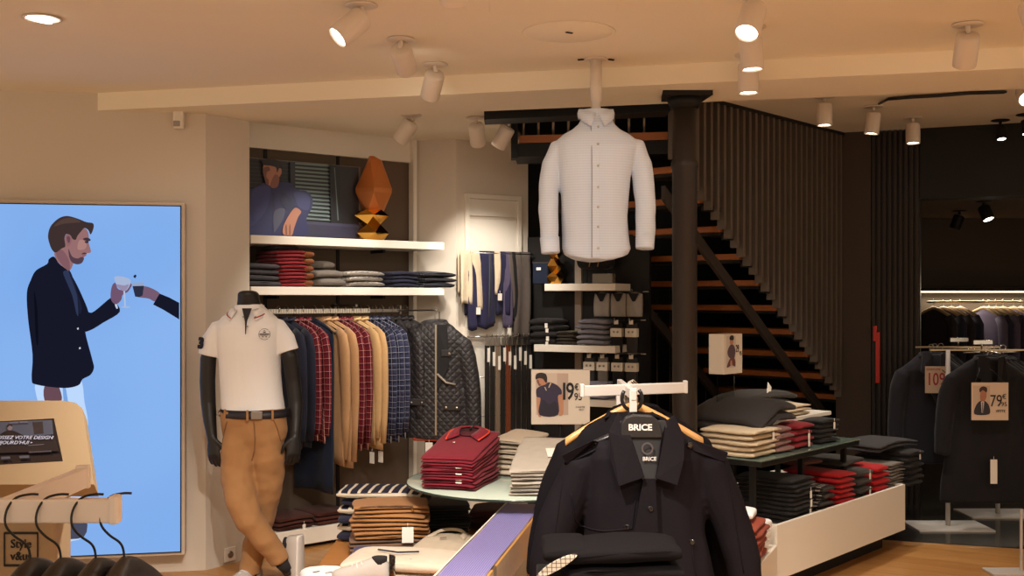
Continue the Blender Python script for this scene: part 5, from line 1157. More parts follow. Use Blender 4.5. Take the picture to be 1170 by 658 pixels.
for nm_, pts, dys, bp in (('epaulette', [(641, 518), (647, 529), (679, 512), (683, 503), (676, 500)], [-.052, -.066, -.088, -.086, -.074], (678, 506.5, -.094)), ('epaulette', [(829, 515), (825, 526), (790, 513), (782, 505), (786, 499)], [-.052, -.062, -.084, -.086, -.074], (785, 506, -.094))):
    ep = plate(nm_, pts, dys, .012, M_coat, coat, cbody); b = MB(); b.lathe([(.001, .002), (.004, .001), (.011, .004), (.012, 0), (.001, -.002)], 16, o=onto(cbody, CP(*bp), lift=.012), M=Matrix.Rotation(PI/2+.4, 4, 'X')); b.build('epaulette_button', M_btn, ep)
for px, py, dy in ((713, 596, -.122), (700, 613, -.106), (787, 614, -.106), (739, 575, -.116)):
    b = MB(); b.lathe([(.001, .002), (.004, .001), (.009, .004), (.0095, 0), (.001, -.002)], 16, o=onto(cbody, CP(px, py, dy), lift=.004 if px != 739 else .024), M=Matrix.Rotation(PI/2, 4, 'X')); b.build('coat_button', M_btn, coat)
b = MB(); 
for k in range(24):
    a0, a1 = 2*PI*k/24, 2*PI*(k+1)/24; c = CP(735.7, 508, -.0985)
    b.add([c+Vector((r*math.cos(a), -.002, r*math.sin(a)*1.05)) for r, a in ((.021, a0), (.021, a1), (.015, a1), (.015, a0))], [[0, 1, 2, 3]], 0, False)
b.build('loop_ring', mat('ring_grey', (70, 64, 66), .5), coat)
text('BRICE', .0185, mat('label_thread', (198, 192, 186), .6), coat, facing(CP(738, 519.5, -.103), (0, -1, .1)), 'label_text', sx=1.0, bold=.0004)
# black shop hanger of the front coat
hg = thing('coat_hanger', 'black plastic hanger with white lettering holding the front navy coat', 'hanger', (K(722)*CYc, CYc, zc)); hl = Vector((K(722)*CYc, CYc, zc))
HL = lambda px, py, dy=0: W(px, py, CYc)+Vector((0, dy, 0))-hl
b = MB(); pts = []
for i in range(22):
    a = PI*.5-2*PI*(.97)*(i/21)+.1; pts.append(HL(722, 455, -.004)+Vector((.036*math.cos(a), .0, .042*math.sin(a))))
b.tube(pts[3:20], .0068, 8); b.tube([HL(720, 467, -.004), HL(720.5, 478, -.004)], .009, 8); b.build('hook', M_wire, hg)
b = MB(); o = [(706, 497), (707, 480), (712, 473), (721, 470.5), (741, 471.5), (749, 478), (752, 488), (753, 497)]
b.prism([HL(px, py, -.092) for px, py in o], (0, .03, 0)); o_ = b.build('hanger_body', mat('hanger_plastic', (30, 28, 29), .4), hg)
md = o_.modifiers.new('b', 'BEVEL'); md.width = .006; md.segments = 3
b = MB()
for sd in (-1, 1):
    b.tube([HL(730+sd*18, 490, -.06), HL(730+sd*50, 505, -.01), HL(733+sd*85, 522, .0)], [.02, .018, .012], 10, flat=.6)
b.build('hanger_arms', mat('hanger_plastic', (30, 28, 29), .4), hg)
text('BRICE', .030, mat('hanger_print', (226, 220, 214), .5), hg, facing(HL(728, 485, -.0935), (0, -1, 0)), 'hanger_text', sx=1.05, bold=.0009)
# coats behind it on wooden hangers
for i, (dy, dxp, lab) in enumerate(((.075, -10, 'second dark navy coat, its shoulders showing left of the front one'), (.145, -4, 'third dark navy coat, hidden behind the front two'), (.215, 4, 'rearmost dark navy coat on the white rack'))):
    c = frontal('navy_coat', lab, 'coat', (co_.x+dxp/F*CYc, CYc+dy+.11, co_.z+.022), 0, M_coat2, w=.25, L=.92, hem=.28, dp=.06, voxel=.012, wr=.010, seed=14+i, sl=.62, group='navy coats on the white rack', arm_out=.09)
    h_ = thing('coat_hanger', 'beech wood hanger of the %s navy coat' % ('second', 'third', 'rearmost')[i], 'hanger', (K(722)*CYc+.01+.012*i, CYc+dy+.11, zc-.004), 0, 'beech hangers on the white rack')
    b = MB(); rings = []
    for j in range(17):
        u = -1+2*j/16; z = -.055-.008*i-.135*abs(u)**1.15
        rings.append([Vector((.015+u*.255, -.03*abs(u)**2+.010*math.cos(2*PI*k/10)*(1+.6*abs(u)), z+.017*math.sin(2*PI*k/10))) for k in range(10)])
    b.loft(rings); b.build('hanger_body', M_woodhang, h_)
    b = MB(); b.tube([(-.02, 0, -.005), (-.012, 0, .02), (.006, 0, .028), (.022, 0, .015), (.018, 0, -.01), (.012, 0, -.05)], .003, 8); b.build('hook', M_chrome, h_)
# folded trousers in front of the coat
low_table('display_table', 'small dark table under the folded dark trousers in front of the coat', .08, .52, 3.28, 3.60, .725, M_black)
TP = lambda px, py, dy=0: W(px, py, 3.42)+Vector((0, dy, 0))
tc_ = Vector((TP(700, 640).x, 3.43, .725))
C_trs = mat('dark_brown_twill', (19, 16, 17), .85, spec=.08, bump=.1, bscale=160)
for i, lab in enumerate(('lower folded dark trousers beneath the pair with the checked waistband', 'upper folded dark trousers with a white checked waistband lining')):
    t = thing('folded_trousers', lab, 'trousers', tc_+Vector((.012*(1-i), 0, .056*i)), 0, 'folded dark trousers by the coat')
    b = MB()
    slab(b, .37, .26, .002, .054, 60+i*4, 5, e=2.0, wob=.012, arch=.008, x0=.02)
    t.rotation_euler = (0, -.035*i, .0); b.build('trouser_fold', C_trs, t)
    if i:
        M_chk = patterned('check_lining', (172, 160, 142), [('u', .014, .2, (70, 56, 54), .85), ('z', .012, .2, (70, 56, 54), .85)], coord='Object')
        b = MB(); c0_, c1_ = TP(613, 645)-tc_-Vector((0, 0, .056)), TP(657, 622)-tc_-Vector((0, 0, .056)); ax = c1_-c0_; ax.y = 0; pr = Vector((-ax.z, 0, ax.x)).normalized()
        ring = []
        for k in range(24):
            u = k/23; ring.append((c0_+ax*u, .013*math.sin(PI*u)**.7+.002))
        out = [p+pr*h+Vector((0, -.125, 0)) for p, h in ring]+[p-pr*h*.7+Vector((0, -.128, -.0)) for p, h in ring[::-1]]
        b.prism(out, (.0, .02, .0)); b.build('checked_waistband', M_chk, t)
        b = MB(); slab(b, .14, .24, .018, .05, 77, 5, e=2.4, x0=-.15); b.build('waist_fold', C_trs, t)
# ------------------------------------------------------------------ display gondola on the right
G0 = Vector((1.386, 5.72, 0)); GD = Vector((.665, .747, 0)); GN = Vector((-.747, .665, 0)); grz = math.atan2(.747, .665)
def g(s, n=0, z=0): p = G0+GD*s+GN*n; return Vector((p.x, p.y, z))
def gs(px, n=0):
    k = K(px); p = G0+GN*n; return (p.x-p.y*k)/(.747*k-.665)
go = thing('display_gondola', 'stepped shop gondola with a white bin, a dark glass shelf and a white top shelf', 'display unit', G0, grz)
b = MB(); b.box((.845, .01, .265), (1.69, .02, .29), bev=.002); b.box((.845, .89, .265), (1.69, .02, .29)); b.build('bin_front', M_white, go)
b = MB(); b.box((.01, .45, .265), (.02, .86, .29)); b.box((1.68, .45, .265), (.02, .86, .29)); b.build('bin_end', M_white, go)
b = MB(); b.box((.845, .45, .335), (1.65, .86, .02)); b.build('bin_deck', M_white, go)
b = MB(); b.box((.845, .45, .06), (1.55, .66, .12)); b.build('toe_kick', M_black, go)
DZ = .3455
s0, s1 = gs(870, .08), gs(982, .08)
b = MB(); b.box(((s0+s1)/2, .08+.30, .718), (s1-s0, .60, .028), bev=.003); b.build('shelf_frame', mat('dark_frame', (30, 30, 28), .3), go)
b = MB(); b.box(((s0+s1)/2, .08+.30, .737), (s1-s0+.01, .61, .008), bev=.002); b.build('glass_shelf', mat('smoked_glass', (120, 138, 126), .06, trans=.3, spec=.7), go)
for x in (s0+.05, (s0+s1)/2, s1-.05):
    for y in (.16, .60):
        b = MB(); b.box((x, y, .525), (.028, .028, .36)); b.build('shelf_post', M_black, go)
q0, q1 = gs(871, .25), gs(950, .25)
b = MB(); b.box(((q0+q1)/2, .25+.22, .889), (q1-q0, .44, .022), bev=.002); b.build('top_shelf', M_white, go)
for x in (q0+.07, q1-.07):
    b = MB(); b.box((x, .47, .81), (.028, .028, .14)); b.build('top_post', M_black, go)
GZ1, GZ2 = .7412, .9004
def gp(px, n, z): return g(gs(px, n), n, z)
C_red = cloth('bright_red_knit', (170, 24, 28)); C_mauv = cloth('mauve_cotton', (134, 102, 98)); C_bone = cloth('bone_cotton', (206, 188, 158)); C_dgr = cloth('dark_olive_grey', (58, 54, 50)); C_rus2 = cloth('rust_cotton', (142, 58, 34)); C_blk2 = cloth('soft_black', (34, 31, 31)); C_patt = patterned('black_white_pattern', (44, 38, 36), [('u', .03, .3, (200, 190, 176), .8), ('v', .05, .4, (30, 26, 26), .9)])
piles = [
 ('folded_trousers', 'black folded trousers', 'trousers', 'the leftmost pile in the white bin', 886, 5, .25, .050, C_blk2, 2, (0, 1, 2, 3)),
 ('folded_shirt', 'black patterned shirt', 'shirt', 'the pile left of the larger red pile', 914, 4, .16, .042, C_patt, 1, ()),
 ('folded_sweater', 'bright red sweater', 'sweater', 'the larger red pile in the bin', 936, 7, .20, .031, C_red, 1, ()),
 ('folded_sweater', 'dark olive grey sweater', 'sweater', 'the pile between the two red piles', 957, 4, .18, .052, C_dgr, 1, (1, 3)),
 ('folded_sweater', 'bright red sweater', 'sweater', 'the smaller red pile in the bin', 976, 5, .19, .040, C_red, 1, ()),
 ('folded_sweater', 'grey folded sweater', 'sweater', 'the bin pile right of the smaller reds', 994, 5, .20, .038, C_grey, 2, ()),
 ('folded_shirt', 'black folded shirt', 'shirt', 'the rightmost pile in the white bin', 1016, 6, .22, .040, C_blk2, 1, (5,))]
for i, (nm, what, cat, where, px, n_, w_, h_, m_, ly, tg) in enumerate(piles):
    s = gs(px, .24); s = max(s, .15)
    stack(nm, what, cat, where, g(s, .245, DZ), grz, n_, w_, .38, h_, m_, what+' pile', sseed=70+i, layers=ly, e=2.7, arch=.004, jit=.007, tags=tg)
stack('folded_trousers', 'dark grey trousers lying across', 'trousers', 'the right end of the bin', gp(1002, .28, DZ+.245), grz-.1, 1, .58, .30, .05, C_char, 'loose trousers on the bin', sseed=81, e=2.4, arch=.02, layers=2)
stack('folded_sweater', 'dark shirt laid flat', 'shirt', 'on the dark pile between the red piles, under the glass shelf', gp(948, .30, DZ+.222), grz+.1, 1, .34, .30, .035, C_dgr, 'loose shirts on the bin', sseed=82, e=2.4)
stack('folded_shirt', 'dull maroon shirt', 'shirt', 'on the black trousers pile under the glass shelf corner', gp(905, .34, DZ+.262), grz, 1, .22, .26, .03, cloth('dull_maroon', (92, 52, 46)), 'loose shirts on the bin', sseed=83)
mid = [('folded_shirt', 'bone white shirt', 'shirt', 'the pale pile on the glass shelf', 862, 5, .30, .040, C_bone, .33, (4,)),
 ('folded_shirt', 'mauve folded shirt', 'shirt', 'the mauve pile on the glass shelf', 897, 4, .19, .050, C_mauv, .28, ()),
 ('folded_sweater', 'burgundy folded sweater', 'sweater', 'the burgundy pile on the glass shelf', 920, 4, .21, .056, C_burg, .30, (1, 2)),
 ('folded_shirt', 'black folded shirt', 'shirt', 'the black pile on the glass shelf', 948, 5, .24, .042, C_blk2, .30, (4,))]
for i, (nm, what, cat, where, px, n_, w_, h_, m_, nn_, tg) in enumerate(mid):
    s = gs(px, .13)
    s = max(s, s0+w_/2+.01)
    hh = min(h_, .142/n_*1.0) if i else .034
    stack(nm, what, cat, where, g(s, .13+.17, GZ1), grz, n_, w_, .34, hh if i else .030, m_, what+' on the glass shelf', sseed=90+i, e=2.6, arch=.004 if i else .002, jit=.008, layers=1, tags=tg)
ob = stack('folded_trousers', 'beige folded trousers', 'trousers', 'the short pile on the white top shelf', g((q0+q1)/2+.02, .42, GZ2), grz, 3, .36, .30, .022, C_bone, 'beige trousers on the top shelf', sseed=95, layers=1, e=2.6)
ob = stack('folded_trousers', 'charcoal trousers draped over the left end', 'trousers', 'of the white top shelf beside the post', g(q0+.05, .40, GZ2), grz, 1, .40, .46, .11, C_char, 'charcoal trousers on the top shelf', sseed=96, e=4, layers=2, arch=.008)
for v in ob[0].children[0].data.vertices:
    v.co.z *= .95+.25*math.sin(v.co.x*9+1)*.5
    q = max(0, -v.co.x-.02)+.6*max(0, -v.co.y-.12); v.co.z -= 1.6*q*q*(1 if v.co.z > 0 else .6); v.co.z = max(v.co.z, .0012) if (v.co.x > -.06 and v.co.y > -.19) else v.co.z
ob = stack('folded_trousers', 'dark trousers with a white tag spread', 'trousers', 'at the back of the white top shelf', g((q0+q1)/2+.12, .62, GZ2), grz-.1, 1, .62, .24, .10, C_dgr, 'dark trousers on the top shelf', sseed=97, e=3.4, arch=.03, layers=2)
b = MB(); b.box((.02, -.106, .135), (.05, .002, .085), M=Euler((-.35, .75, 0)).to_matrix().to_4x4()); b.build('price_tag', M_paper, ob[0])
# price block on the top shelf
pcp = Vector((1.205, 6.22, 0)); pcz = 1.6-90/F*6.22; pcb = 1.6-142/F*6.22
pc = thing('price_block', 'white price block with a picture of a crouching man beside the post', 'price sign', (pcp.x, pcp.y, GZ2), grz)
hz0, hz1 = 1.6-(428-HY)/F*6.22-GZ2, 1.6-(382-HY)/F*6.22-GZ2
b = MB(); b.box((.103, .05, (hz0+hz1)/2), (.206, .10, hz1-hz0), bev=.002); b.build('block', mat('block_card', (228, 216, 198), .5), pc)
b = MB(); b.box((.103, .05, hz0/2+.002), (.19, .004, hz0-.004)); b.build('clear_foot', M_glass, pc)
bs_ = lambda x, z: Vector((x*.206, -.0008, hz0+(hz1-hz0)*z))
csh = [((206, 196, 190), [(.12, .16), (.62, .16), (.62, .95), (.12, .95)], False), ((92, 74, 84), [(.2, .62), (.35, .74), (.5, .72), (.6, .6), (.58, .45), (.5, .38), (.3, .4), (.18, .5)], True), ((110, 66, 62), [(.14, .2), (.3, .38), (.52, .4), (.6, .3), (.58, .18), (.4, .22), (.2, .17)], True), ((196, 150, 126), [(.32, .22), (.42, .22), (.4, .34), (.33, .32)], True), ((190, 140, 112), [(.3, .76), (.45, .74), (.48, .86), (.4, .92), (.3, .88)], True), ((40, 30, 28), [(.28, .86), (.48, .85), (.5, .94), (.4, .97), (.29, .94)], True)]
picture('block_picture', csh, bs_, (0, -1, 0), pc, None, maker=lambda c: mat('bp_%d_%d_%d' % c, c, .6))
text('29', .062, M_ink, pc, facing(bs_(.70, .62)+Vector((0, -.003, 0)), (0, -1, 0)), 'price_text', sx=.6); text('95', .036, M_ink, pc, facing(bs_(.88, .5)+Vector((0, -.003, 0)), (0, -1, 0)), 'price_text', sx=.7)
# lower display box with rust shirts, nearer than the bin
rz2 = math.atan2(-.405, .914)
bx = thing('display_box', 'low white display box with rust shirts, partly hidden by the navy coat', 'display unit', (1.385, 5.71, 0), rz2)
b = MB(); b.box((-.36, -.45, .155), (.72, .90, .31), bev=.006); b.build('box_body', M_white, bx)
b = MB(); b.box((-.36, -.45, .006), (.70, .88, .012)); b.build('box_foot', M_black, bx)
def bxp(x, y, z): 
    c_, s_ = math.cos(rz2), math.sin(rz2); return Vector((1.385+x*c_-y*s_, 5.71+x*s_+y*c_, z))
stack('folded_tee', 'rust folded T-shirt', 'T-shirt', 'the rust pile beside the navy coat', bxp(-.155, -.37, .311), rz2, 6, .30, .34, .030, C_rus2, 'rust T-shirts on the low box', sseed=101, e=2.6, arch=.004, tags=(0, 2, 4))
ob = stack('folded_shirt', 'white shirt with small dark buttons', 'shirt', 'on the rust T-shirts beside the navy coat', bxp(-.17, -.30, .311+.187), rz2+.15, 1, .24, .22, .045, M_polo, 'white shirts on the box', sseed=102, e=2.8)
for x, y in ((-.02, -.05), (.04, -.02)):
    b = MB(); b.lathe([(.001, .002), (.006, .002), (.006, 0)], 10, o=(x, y, .049)); b.build('shirt_button', M_ink, ob[0])
ob = stack('folded_shirt', 'white folded shirt', 'shirt', 'the small stack behind the rust pile', bxp(-.055, -.14, .311), rz2, 3, .08, .12, .05, M_polo, 'white shirts behind the rust pile', sseed=103, e=2.4)
# ------------------------------------------------------------------ scarves and belts on the lit wall
SR_Z = 1.92
t = thing('scarf_rail', 'thin steel rail for scarves across the pale wall panel', 'rail', nw(.30, .0, SR_Z), nrz)
b = MB(); b.tube([(-.23, -.10, 0), (.30, -.10, 0)], .006, 8)
for x in (-.2, .05, .28): b.tube([(x, -.10, 0), (x, .0, 0)], .005, 6)
b.build('rail_bar', M_steel, t)
C_fng = cloth('cream_wool', (206, 188, 160)); C_nvs = cloth('navy_scarf', (40, 38, 66)); C_gr2 = cloth('grey_wool', (92, 82, 76)); C_vio = cloth('violet_grey', (84, 76, 100)); C_teal = patterned('teal_weave', (48, 52, 60), [('v', .012, .5, (86, 86, 88), .5)])
scarves = [(.025, .09, .36, C_fng, 'cream'), (.065, .06, .56, C_nvs, 'dark navy'), (.105, .09, .40, C_fng, 'off white'), (.185, .14, .55, C_nvs, 'wide navy'), (.245, .06, .50, C_teal, 'dark woven'), (.285, .05, .30, C_fng, 'short cream'), (.335, .11, .44, C_nvs, 'navy'), (.365, .07, .55, C_vio, 'violet grey'), (.405, .05, .42, C_gr2, 'grey ribbed'), (.45, .08, .50, C_blk, 'black'), (.505, .13, .62, C_gr2, 'brown grey')]
for i, (s, w_, L, m, nm) in enumerate(scarves):
    q = nw(s, .10+.0, SR_Z); t = thing('hanging_scarf', '%s scarf hanging %s on the scarf rail' % (nm, ('leftmost', 'second from the left', 'third from the left', 'fourth from the left', 'fifth from the left', 'in the middle', 'fifth from the right', 'fourth from the right', 'third from the right', 'second from the right', 'rightmost')[i]), 'scarf', q, nrz, 'scarves on the rail')
    b = MB(); n_ = 8; xs = [-w_/2+w_*j/n_ for j in range(n_+1)]
    drape(b, xs, lambda x: .016, lambda x: -L+.35*abs(x)*(1 if i % 2 else -.6), lambda x: .030, i, .009, 60, slant=.03*math.sin(i)); b.build('front_fall', m, t)
    b = MB(); drape(b, [x*.9 for x in xs], lambda x: .014, lambda x: -L*.8, lambda x: .02, i+3, .007, 60); o_ = b.build('back_fall', m, t); o_.location = (0, .045, 0)
    if i in (2, 5, 7): price_tag(t, (.0, -.04, -L+.03), M_paper, .05, .035)
BR_Z = 1.318
t = thing('belt_rail', 'steel rail with prongs for belts on the pale wall panel', 'rail', nw(.30, 0, BR_Z), nrz)
b = MB(); b.tube([(-.24, -.06, 0), (.33, -.06, 0)], .006, 8)
for x in (-.2, .28): b.tube([(x, -.06, 0), (x, 0, 0)], .005, 6)
for j in range(11): b.tube([(-.14+.045*j, -.06, 0), (-.14+.045*j, -.16, .006), (-.14+.045*j, -.165, .02)], .004, 6)
b.build('rail_bar', M_chrome, t)
for zz, nm in ((1.02, 'upper'), (.735, 'lower')):
    t = thing('wall_wire', '%s thin dark wire across the pale panel behind the belts' % nm, 'wire', nw(.30, 0, zz), nrz); b = MB(); b.tube([(-.20, -.012, 0), (.22, -.012, 0)], .006, 6)
    for x in (-.2, .22): b.tube([(x, -.012, 0), (x, 0, 0)], .006, 6)
    b.build('wire', M_steel, t)
M_lblk = mat('black_leather', (26, 23, 23), .4, spec=.5); M_lbrn = mat('brown_leather', (112, 52, 26), .4, spec=.5); M_ltan = mat('grey_leather', (120, 100, 82), .5)
bl = [(0, M_lblk, 'black'), (1, M_lblk, 'black'), (2, M_ltan, 'grey tan'), (3, M_lblk, 'black'), (4, M_lbrn, 'cognac brown'), (5, M_lblk, 'black'), (6, M_lblk, 'black'), (7, M_lblk, 'black'), (8, M_lblk, 'black')]
for i, m, nm in bl:
    q = nw(.30-.14+.045*(i+.6)-.0, .13, BR_Z); L = .78+.02*math.sin(i*3)
    t = thing('hanging_belt', '%s leather belt, %s on the belt rail' % (nm, ('leftmost', 'second from the left', 'third from the left', 'fourth from the left', 'in the middle', 'fourth from the right', 'third from the right', 'second from the right', 'rightmost')[i]), 'belt', q, nrz, 'belts on the rail')
    b = MB(); b.box((0, 0, -.035), (.036, .006, .06), bev=.002); b.box((0, -.004, -.03), (.026, .006, .003)); b.build('buckle', M_steel, t)
    b = MB(); b.box((0, .004, -.05-L/2), (.033, .005, L), bev=.0015); b.box((0, .012, -.05-L*.48), (.033, .005, L*.93), bev=.0015); b.build('strap', m, t)
    b = MB(); b.box((.006, -.006, -.13-.03*(i % 3)), (.022, .002, .10)); b.build('belt_label', M_paper, t)
# ------------------------------------------------------------------ black display wall with accessories
K0 = Vector((.135, 8.16, 0)); KD = Vector((.894, -.447, 0)); KN = Vector((-.447, -.894, 0)); krz = math.atan2(-.447, .894)
def kw(s, n=0, z=0): p = K0+KD*s+KN*n; return Vector((p.x, p.y, z))
def ks(px, n=0): k = K(px); p = K0+KN*n; return (p.x-p.y*k)/(-.447*k-.894)
wallseg('wall_display', kw(-.02), kw(ks(742)), 0, 2.05, M_black, .04)
b = MB(); b.box(kw(ks(662), .012, 1.1), (.05, .03, 1.75), rz=krz); struct(b.build('trim_6', mat('grey_upright', (150, 134, 118), .5)))
def kshelf(lab, pa, pb_, z, n1=.30):
    a, c = ks(pa, n1), ks(pb_, n1); t = thing('display_shelf', lab, 'shelf', kw((a+c)/2, n1/2, z-.025), krz); b = MB(); b.box((0, 0, 0), (c-a, n1, .05), bev=.003); b.build('shelf_board', M_white, t); b = MB()
    for x in (-(c-a)*.35, (c-a)*.35): b.box((x, .05, -.032), (.02, n1-.1, .014))
    b.build('shelf_bracket', M_black, t)
def kz(py, px, n): s = ks(px, n); p = kw(s, n); return 1.6-(py-HY)/F*p.y
zA, zB, zC = kz(324, 660, .30), kz(394.5, 660, .30), kz(457, 690, .30)
kshelf('white accessory shelf just below the hanging shirt', 622, 703, zA); kshelf('white accessory shelf with folded dark tops and grey shirts', 610, 703, zB); kshelf('lowest white accessory shelf behind the price board', 650, 712, zC)
def kp(px, n, z): return kw(ks(px, n), n, z)
stack('folded_jumper', 'black folded jumper', 'jumper', 'the left pile on the middle accessory shelf', kp(628, .16, zB), krz, 4, .20, .26, .046, C_blk2, 'black tops on the accessory shelf', sseed=120, e=2.6, tags=(0, 1, 2, 3))
stack('patterned_cap', 'mustard patterned cap', 'cap', 'the patterned pile on the middle accessory shelf', kp(650, .20, zB), krz, 4, .13, .18, .024, patterned('mustard_check', (150, 130, 92), [('u', .02, .5, (34, 32, 34), .9), ('v', .016, .5, (40, 38, 38), .8)]), 'patterned caps on the accessory shelf', sseed=121, e=2.6)
stack('folded_shirt', 'blue grey shirt', 'shirt', 'the right pile on the middle accessory shelf', kp(682, .17, zB), krz, 5, .21, .26, .036, cloth('blue_grey', (120, 116, 124)), 'blue grey shirts on the accessory shelf', sseed=122, e=2.6)
stack('folded_shirt', 'pale blue shirt', 'shirt', 'the pile on the lowest accessory shelf', kp(688, .18, zC), krz, 4, .17, .24, .030, cloth('pale_blue', (140, 144, 164)), 'pale blue shirts', sseed=123, e=2.6)
b = MB(); t = thing('faceted_ornament', 'golden faceted ornament on the shelf under the shirt cuff', 'ornament', kp(634, .18, zA), .4); 
facets([(0, .05, .2, 0), (.05, .07, .8, 0), (.09, .035, .2, 0), (.13, .065, .8, 0), (.18, .03, .2, 0), (.22, .055, .8, 0), (.27, .02, .2, 0)], 5).build('ornament_body', M_brass, t)
t = thing('storage_box', 'dark box with a small white label left of the golden ornament', 'box', kp(621, .14, zA), krz); b = MB(); b.box((0, 0, .075), (.12, .12, .15), bev=.008); b.build('box_body', C_nvk, t); b = MB(); b.box((-.01, -.062, .11), (.035, .003, .02)); b.build('box_label', M_paper, t); b = MB(); b.box((0, 0, .153), (.124, .124, .012), bev=.003); b.build('box_lid', C_char, t)
t = thing('fabric_pouch', 'charcoal pouch with tan seams on the shelf below the shirt hem', 'pouch', kp(681, .14, zA+.0), krz); b = MB(); slab(b, .26, .10, .10, .13, 4, 1, e=2.5); b.box((-.07, 0, .05), (.012, .012, .10)); b.box((.08, 0, .05), (.012, .012, .10)); b.build('pouch_body', C_blk, t)
b = MB()
for x in (-.02, .045): b.tube([(x-.01, -.056, .12), (x, -.060, .16), (x+.008, -.056, .21)], .004, 5)
b.build('pouch_seam', mat('tan_thread', (150, 112, 60), .7), t)
t = thing('glass_dish', 'low glass box with a bright edge on the shelf below the shirt hem', 'box', kp(690, .24, zA), krz); b = MB(); b.box((0, 0, .035), (.15, .07, .07), bev=.004); b.build('dish_body', mat('smoke_glass', (150, 138, 120), .1, trans=.5), t)
# hooks with grey tops and socks
def hookrow(lab, z, pxs, n=.22):
    s_ = [ks(p, n) for p in pxs]; t = thing('hook_bar', lab, 'hook bar', kw(s_[0], 0, z), krz); b = MB(); b.tube([(-.02, -.03, 0), (s_[-1]-s_[0]+.04, -.03, 0)], .006, 6)
    for s in s_: b.tube([(s-s_[0], 0, 0), (s-s_[0], -n-.02, 0), (s-s_[0], -n-.04, .015)], .004, 6)
    b.build('hooks', M_steel, t); return s_
zH = kz(333, 700, .2)
for i, s in enumerate(hookrow('steel hooks carrying the three grey tops', zH, [687, 706, 724])):
    t = thing('hanging_jersey', 'light grey folded top with a dark collar, %s of three on hooks' % ('left', 'middle', 'right')[i], 'top', kw(s, .2, zH), krz, 'grey tops on hooks')
    b = MB(); drape(b, [-.055+.011*j for j in range(11)], lambda x: -.005-.2*abs(x), lambda x: -.175, lambda x: .04, i, .006, 50); b.build('top_body', cloth('light_grey_jersey', (150, 142, 134)), t)
    b = MB(); b.prism([(-.038, -.028, -.012), (.038, -.028, -.012), (.012, -.034, -.068), (-.004, -.034, -.07)], (0, .01, 0)); b.build('dark_collar', C_blk, t)
M_band = mat('sock_band', (222, 212, 196), .6)
for r_i, (z_, pxs, lab) in enumerate(((kz(366, 715, .2), [704, 721], 'upper'), (kz(405, 700, .2), [673, 688, 705, 721], 'lower'))):
    for i, s in enumerate(hookrow('%s row of steel hooks with sock packs' % lab, z_, pxs)):
        t = thing('sock_pack', '%s sock pack with a white band, %s on the %s hook row' % (('dark', 'black', 'charcoal', 'grey')[(i+2*r_i) % 4], ('first from the left', 'second from the left', 'third from the left', 'rightmost')[i], lab), 'socks', kw(s, .2, z_), krz, 'sock packs')
        b = MB(); drape(b, [-.036+.009*j for j in range(9)], lambda x: -.02, lambda x: -.225, lambda x: .035, i, .004, 60); b.build('socks', (C_blk, C_char, C_char, C_grey)[(i+r_i*2) % 4], t)
        b = MB(); b.box((0, -.002, -.085), (.084, .052, .06), bev=.003); b.box((0, -.02, -.012), (.03, .003, .03)); b.build('paper_band', M_band, t)
        b = MB()
        for x in (-.014, .014): b.lathe([(.001, .001), (.008, .001), (.008, 0)], 10, o=(x, -.029, -.08), M=Matrix.Rotation(PI/2, 4, 'X'))
        b.build('band_print', M_steel, t)
# ------------------------------------------------------------------ suit area on the right
M_suit = mat('midnight_wool', (24, 23, 27), .8, spec=.25, sheen=.1); M_suit2 = mat('charcoal_wool', (36, 36, 44), .8, spec=.25, sheen=.2); M_steelw = mat('brushed_bar', (190, 170, 140), .3, metal=1)
def suit_rack(lab, px, Y, pa, pb_, zt, base=True, bpx=None):
    o_ = Vector((K(bpx or px)*Y, Y, 0)); t = thing('suit_rack', lab, 'rack', o_)
    b = MB(); x0, x1 = K(pa)*Y-o_.x, K(pb_)*Y-o_.x; b.box(((x0+x1)/2, 0, zt), (x1-x0, .012, .014), bev=.002); b.build('cross_bar', M_steelw, t)
    b = MB(); b.box(((x0+x1)/2, -.02, zt+.055), (.16, .02, .03), bev=.002, rz=.3); b.tube([((x0+x1)/2, 0, zt), ((x0+x1)/2, -.02, zt+.05)], .006, 6); b.tube([((x0+x1)/2, 0, zt-.01), ((x0+x1)/2, -.30, zt-.01)], .008, 6); b.tube([((x0+x1)/2-.1, .06, zt-.02), ((x0+x1)/2+.3, -.02, zt-.01)], .007, 6); b.build('chrome_arms', M_chrome, t)
    b = MB(); b.tube([(0, .0, .012), (0, .0, zt)], .016, 12); b.build('upright', M_rail, t)
    b = MB(); b.box((0, .0, .008), (.52, .34, .014), bev=.004); b.build('base_plate', M_rail, t); return t
suit_rack('suit rack on a white base plate in front of the suit room', 1120, 7.62, 1062, 1180, 1.235, bpx=1083)
suit_rack('dark suit rack before the ribbed wall holding the jackets with the 109 sign', 1068, 8.06, 1046, 1142, 1.235, bpx=1140)
t = thing('floor_stand', 'grey base plate with a thin post at the bottom right corner', 'stand', (K(1150)*6.35, 6.35, 0)); b = MB(); b.box((0, 0, .008), (.22, .16, .014), bev=.003); b.build('base_plate', M_rail, t); b = MB(); b.box((.085, 0, .19), (.012, .012, .36)); b.build('post', M_rail, t)
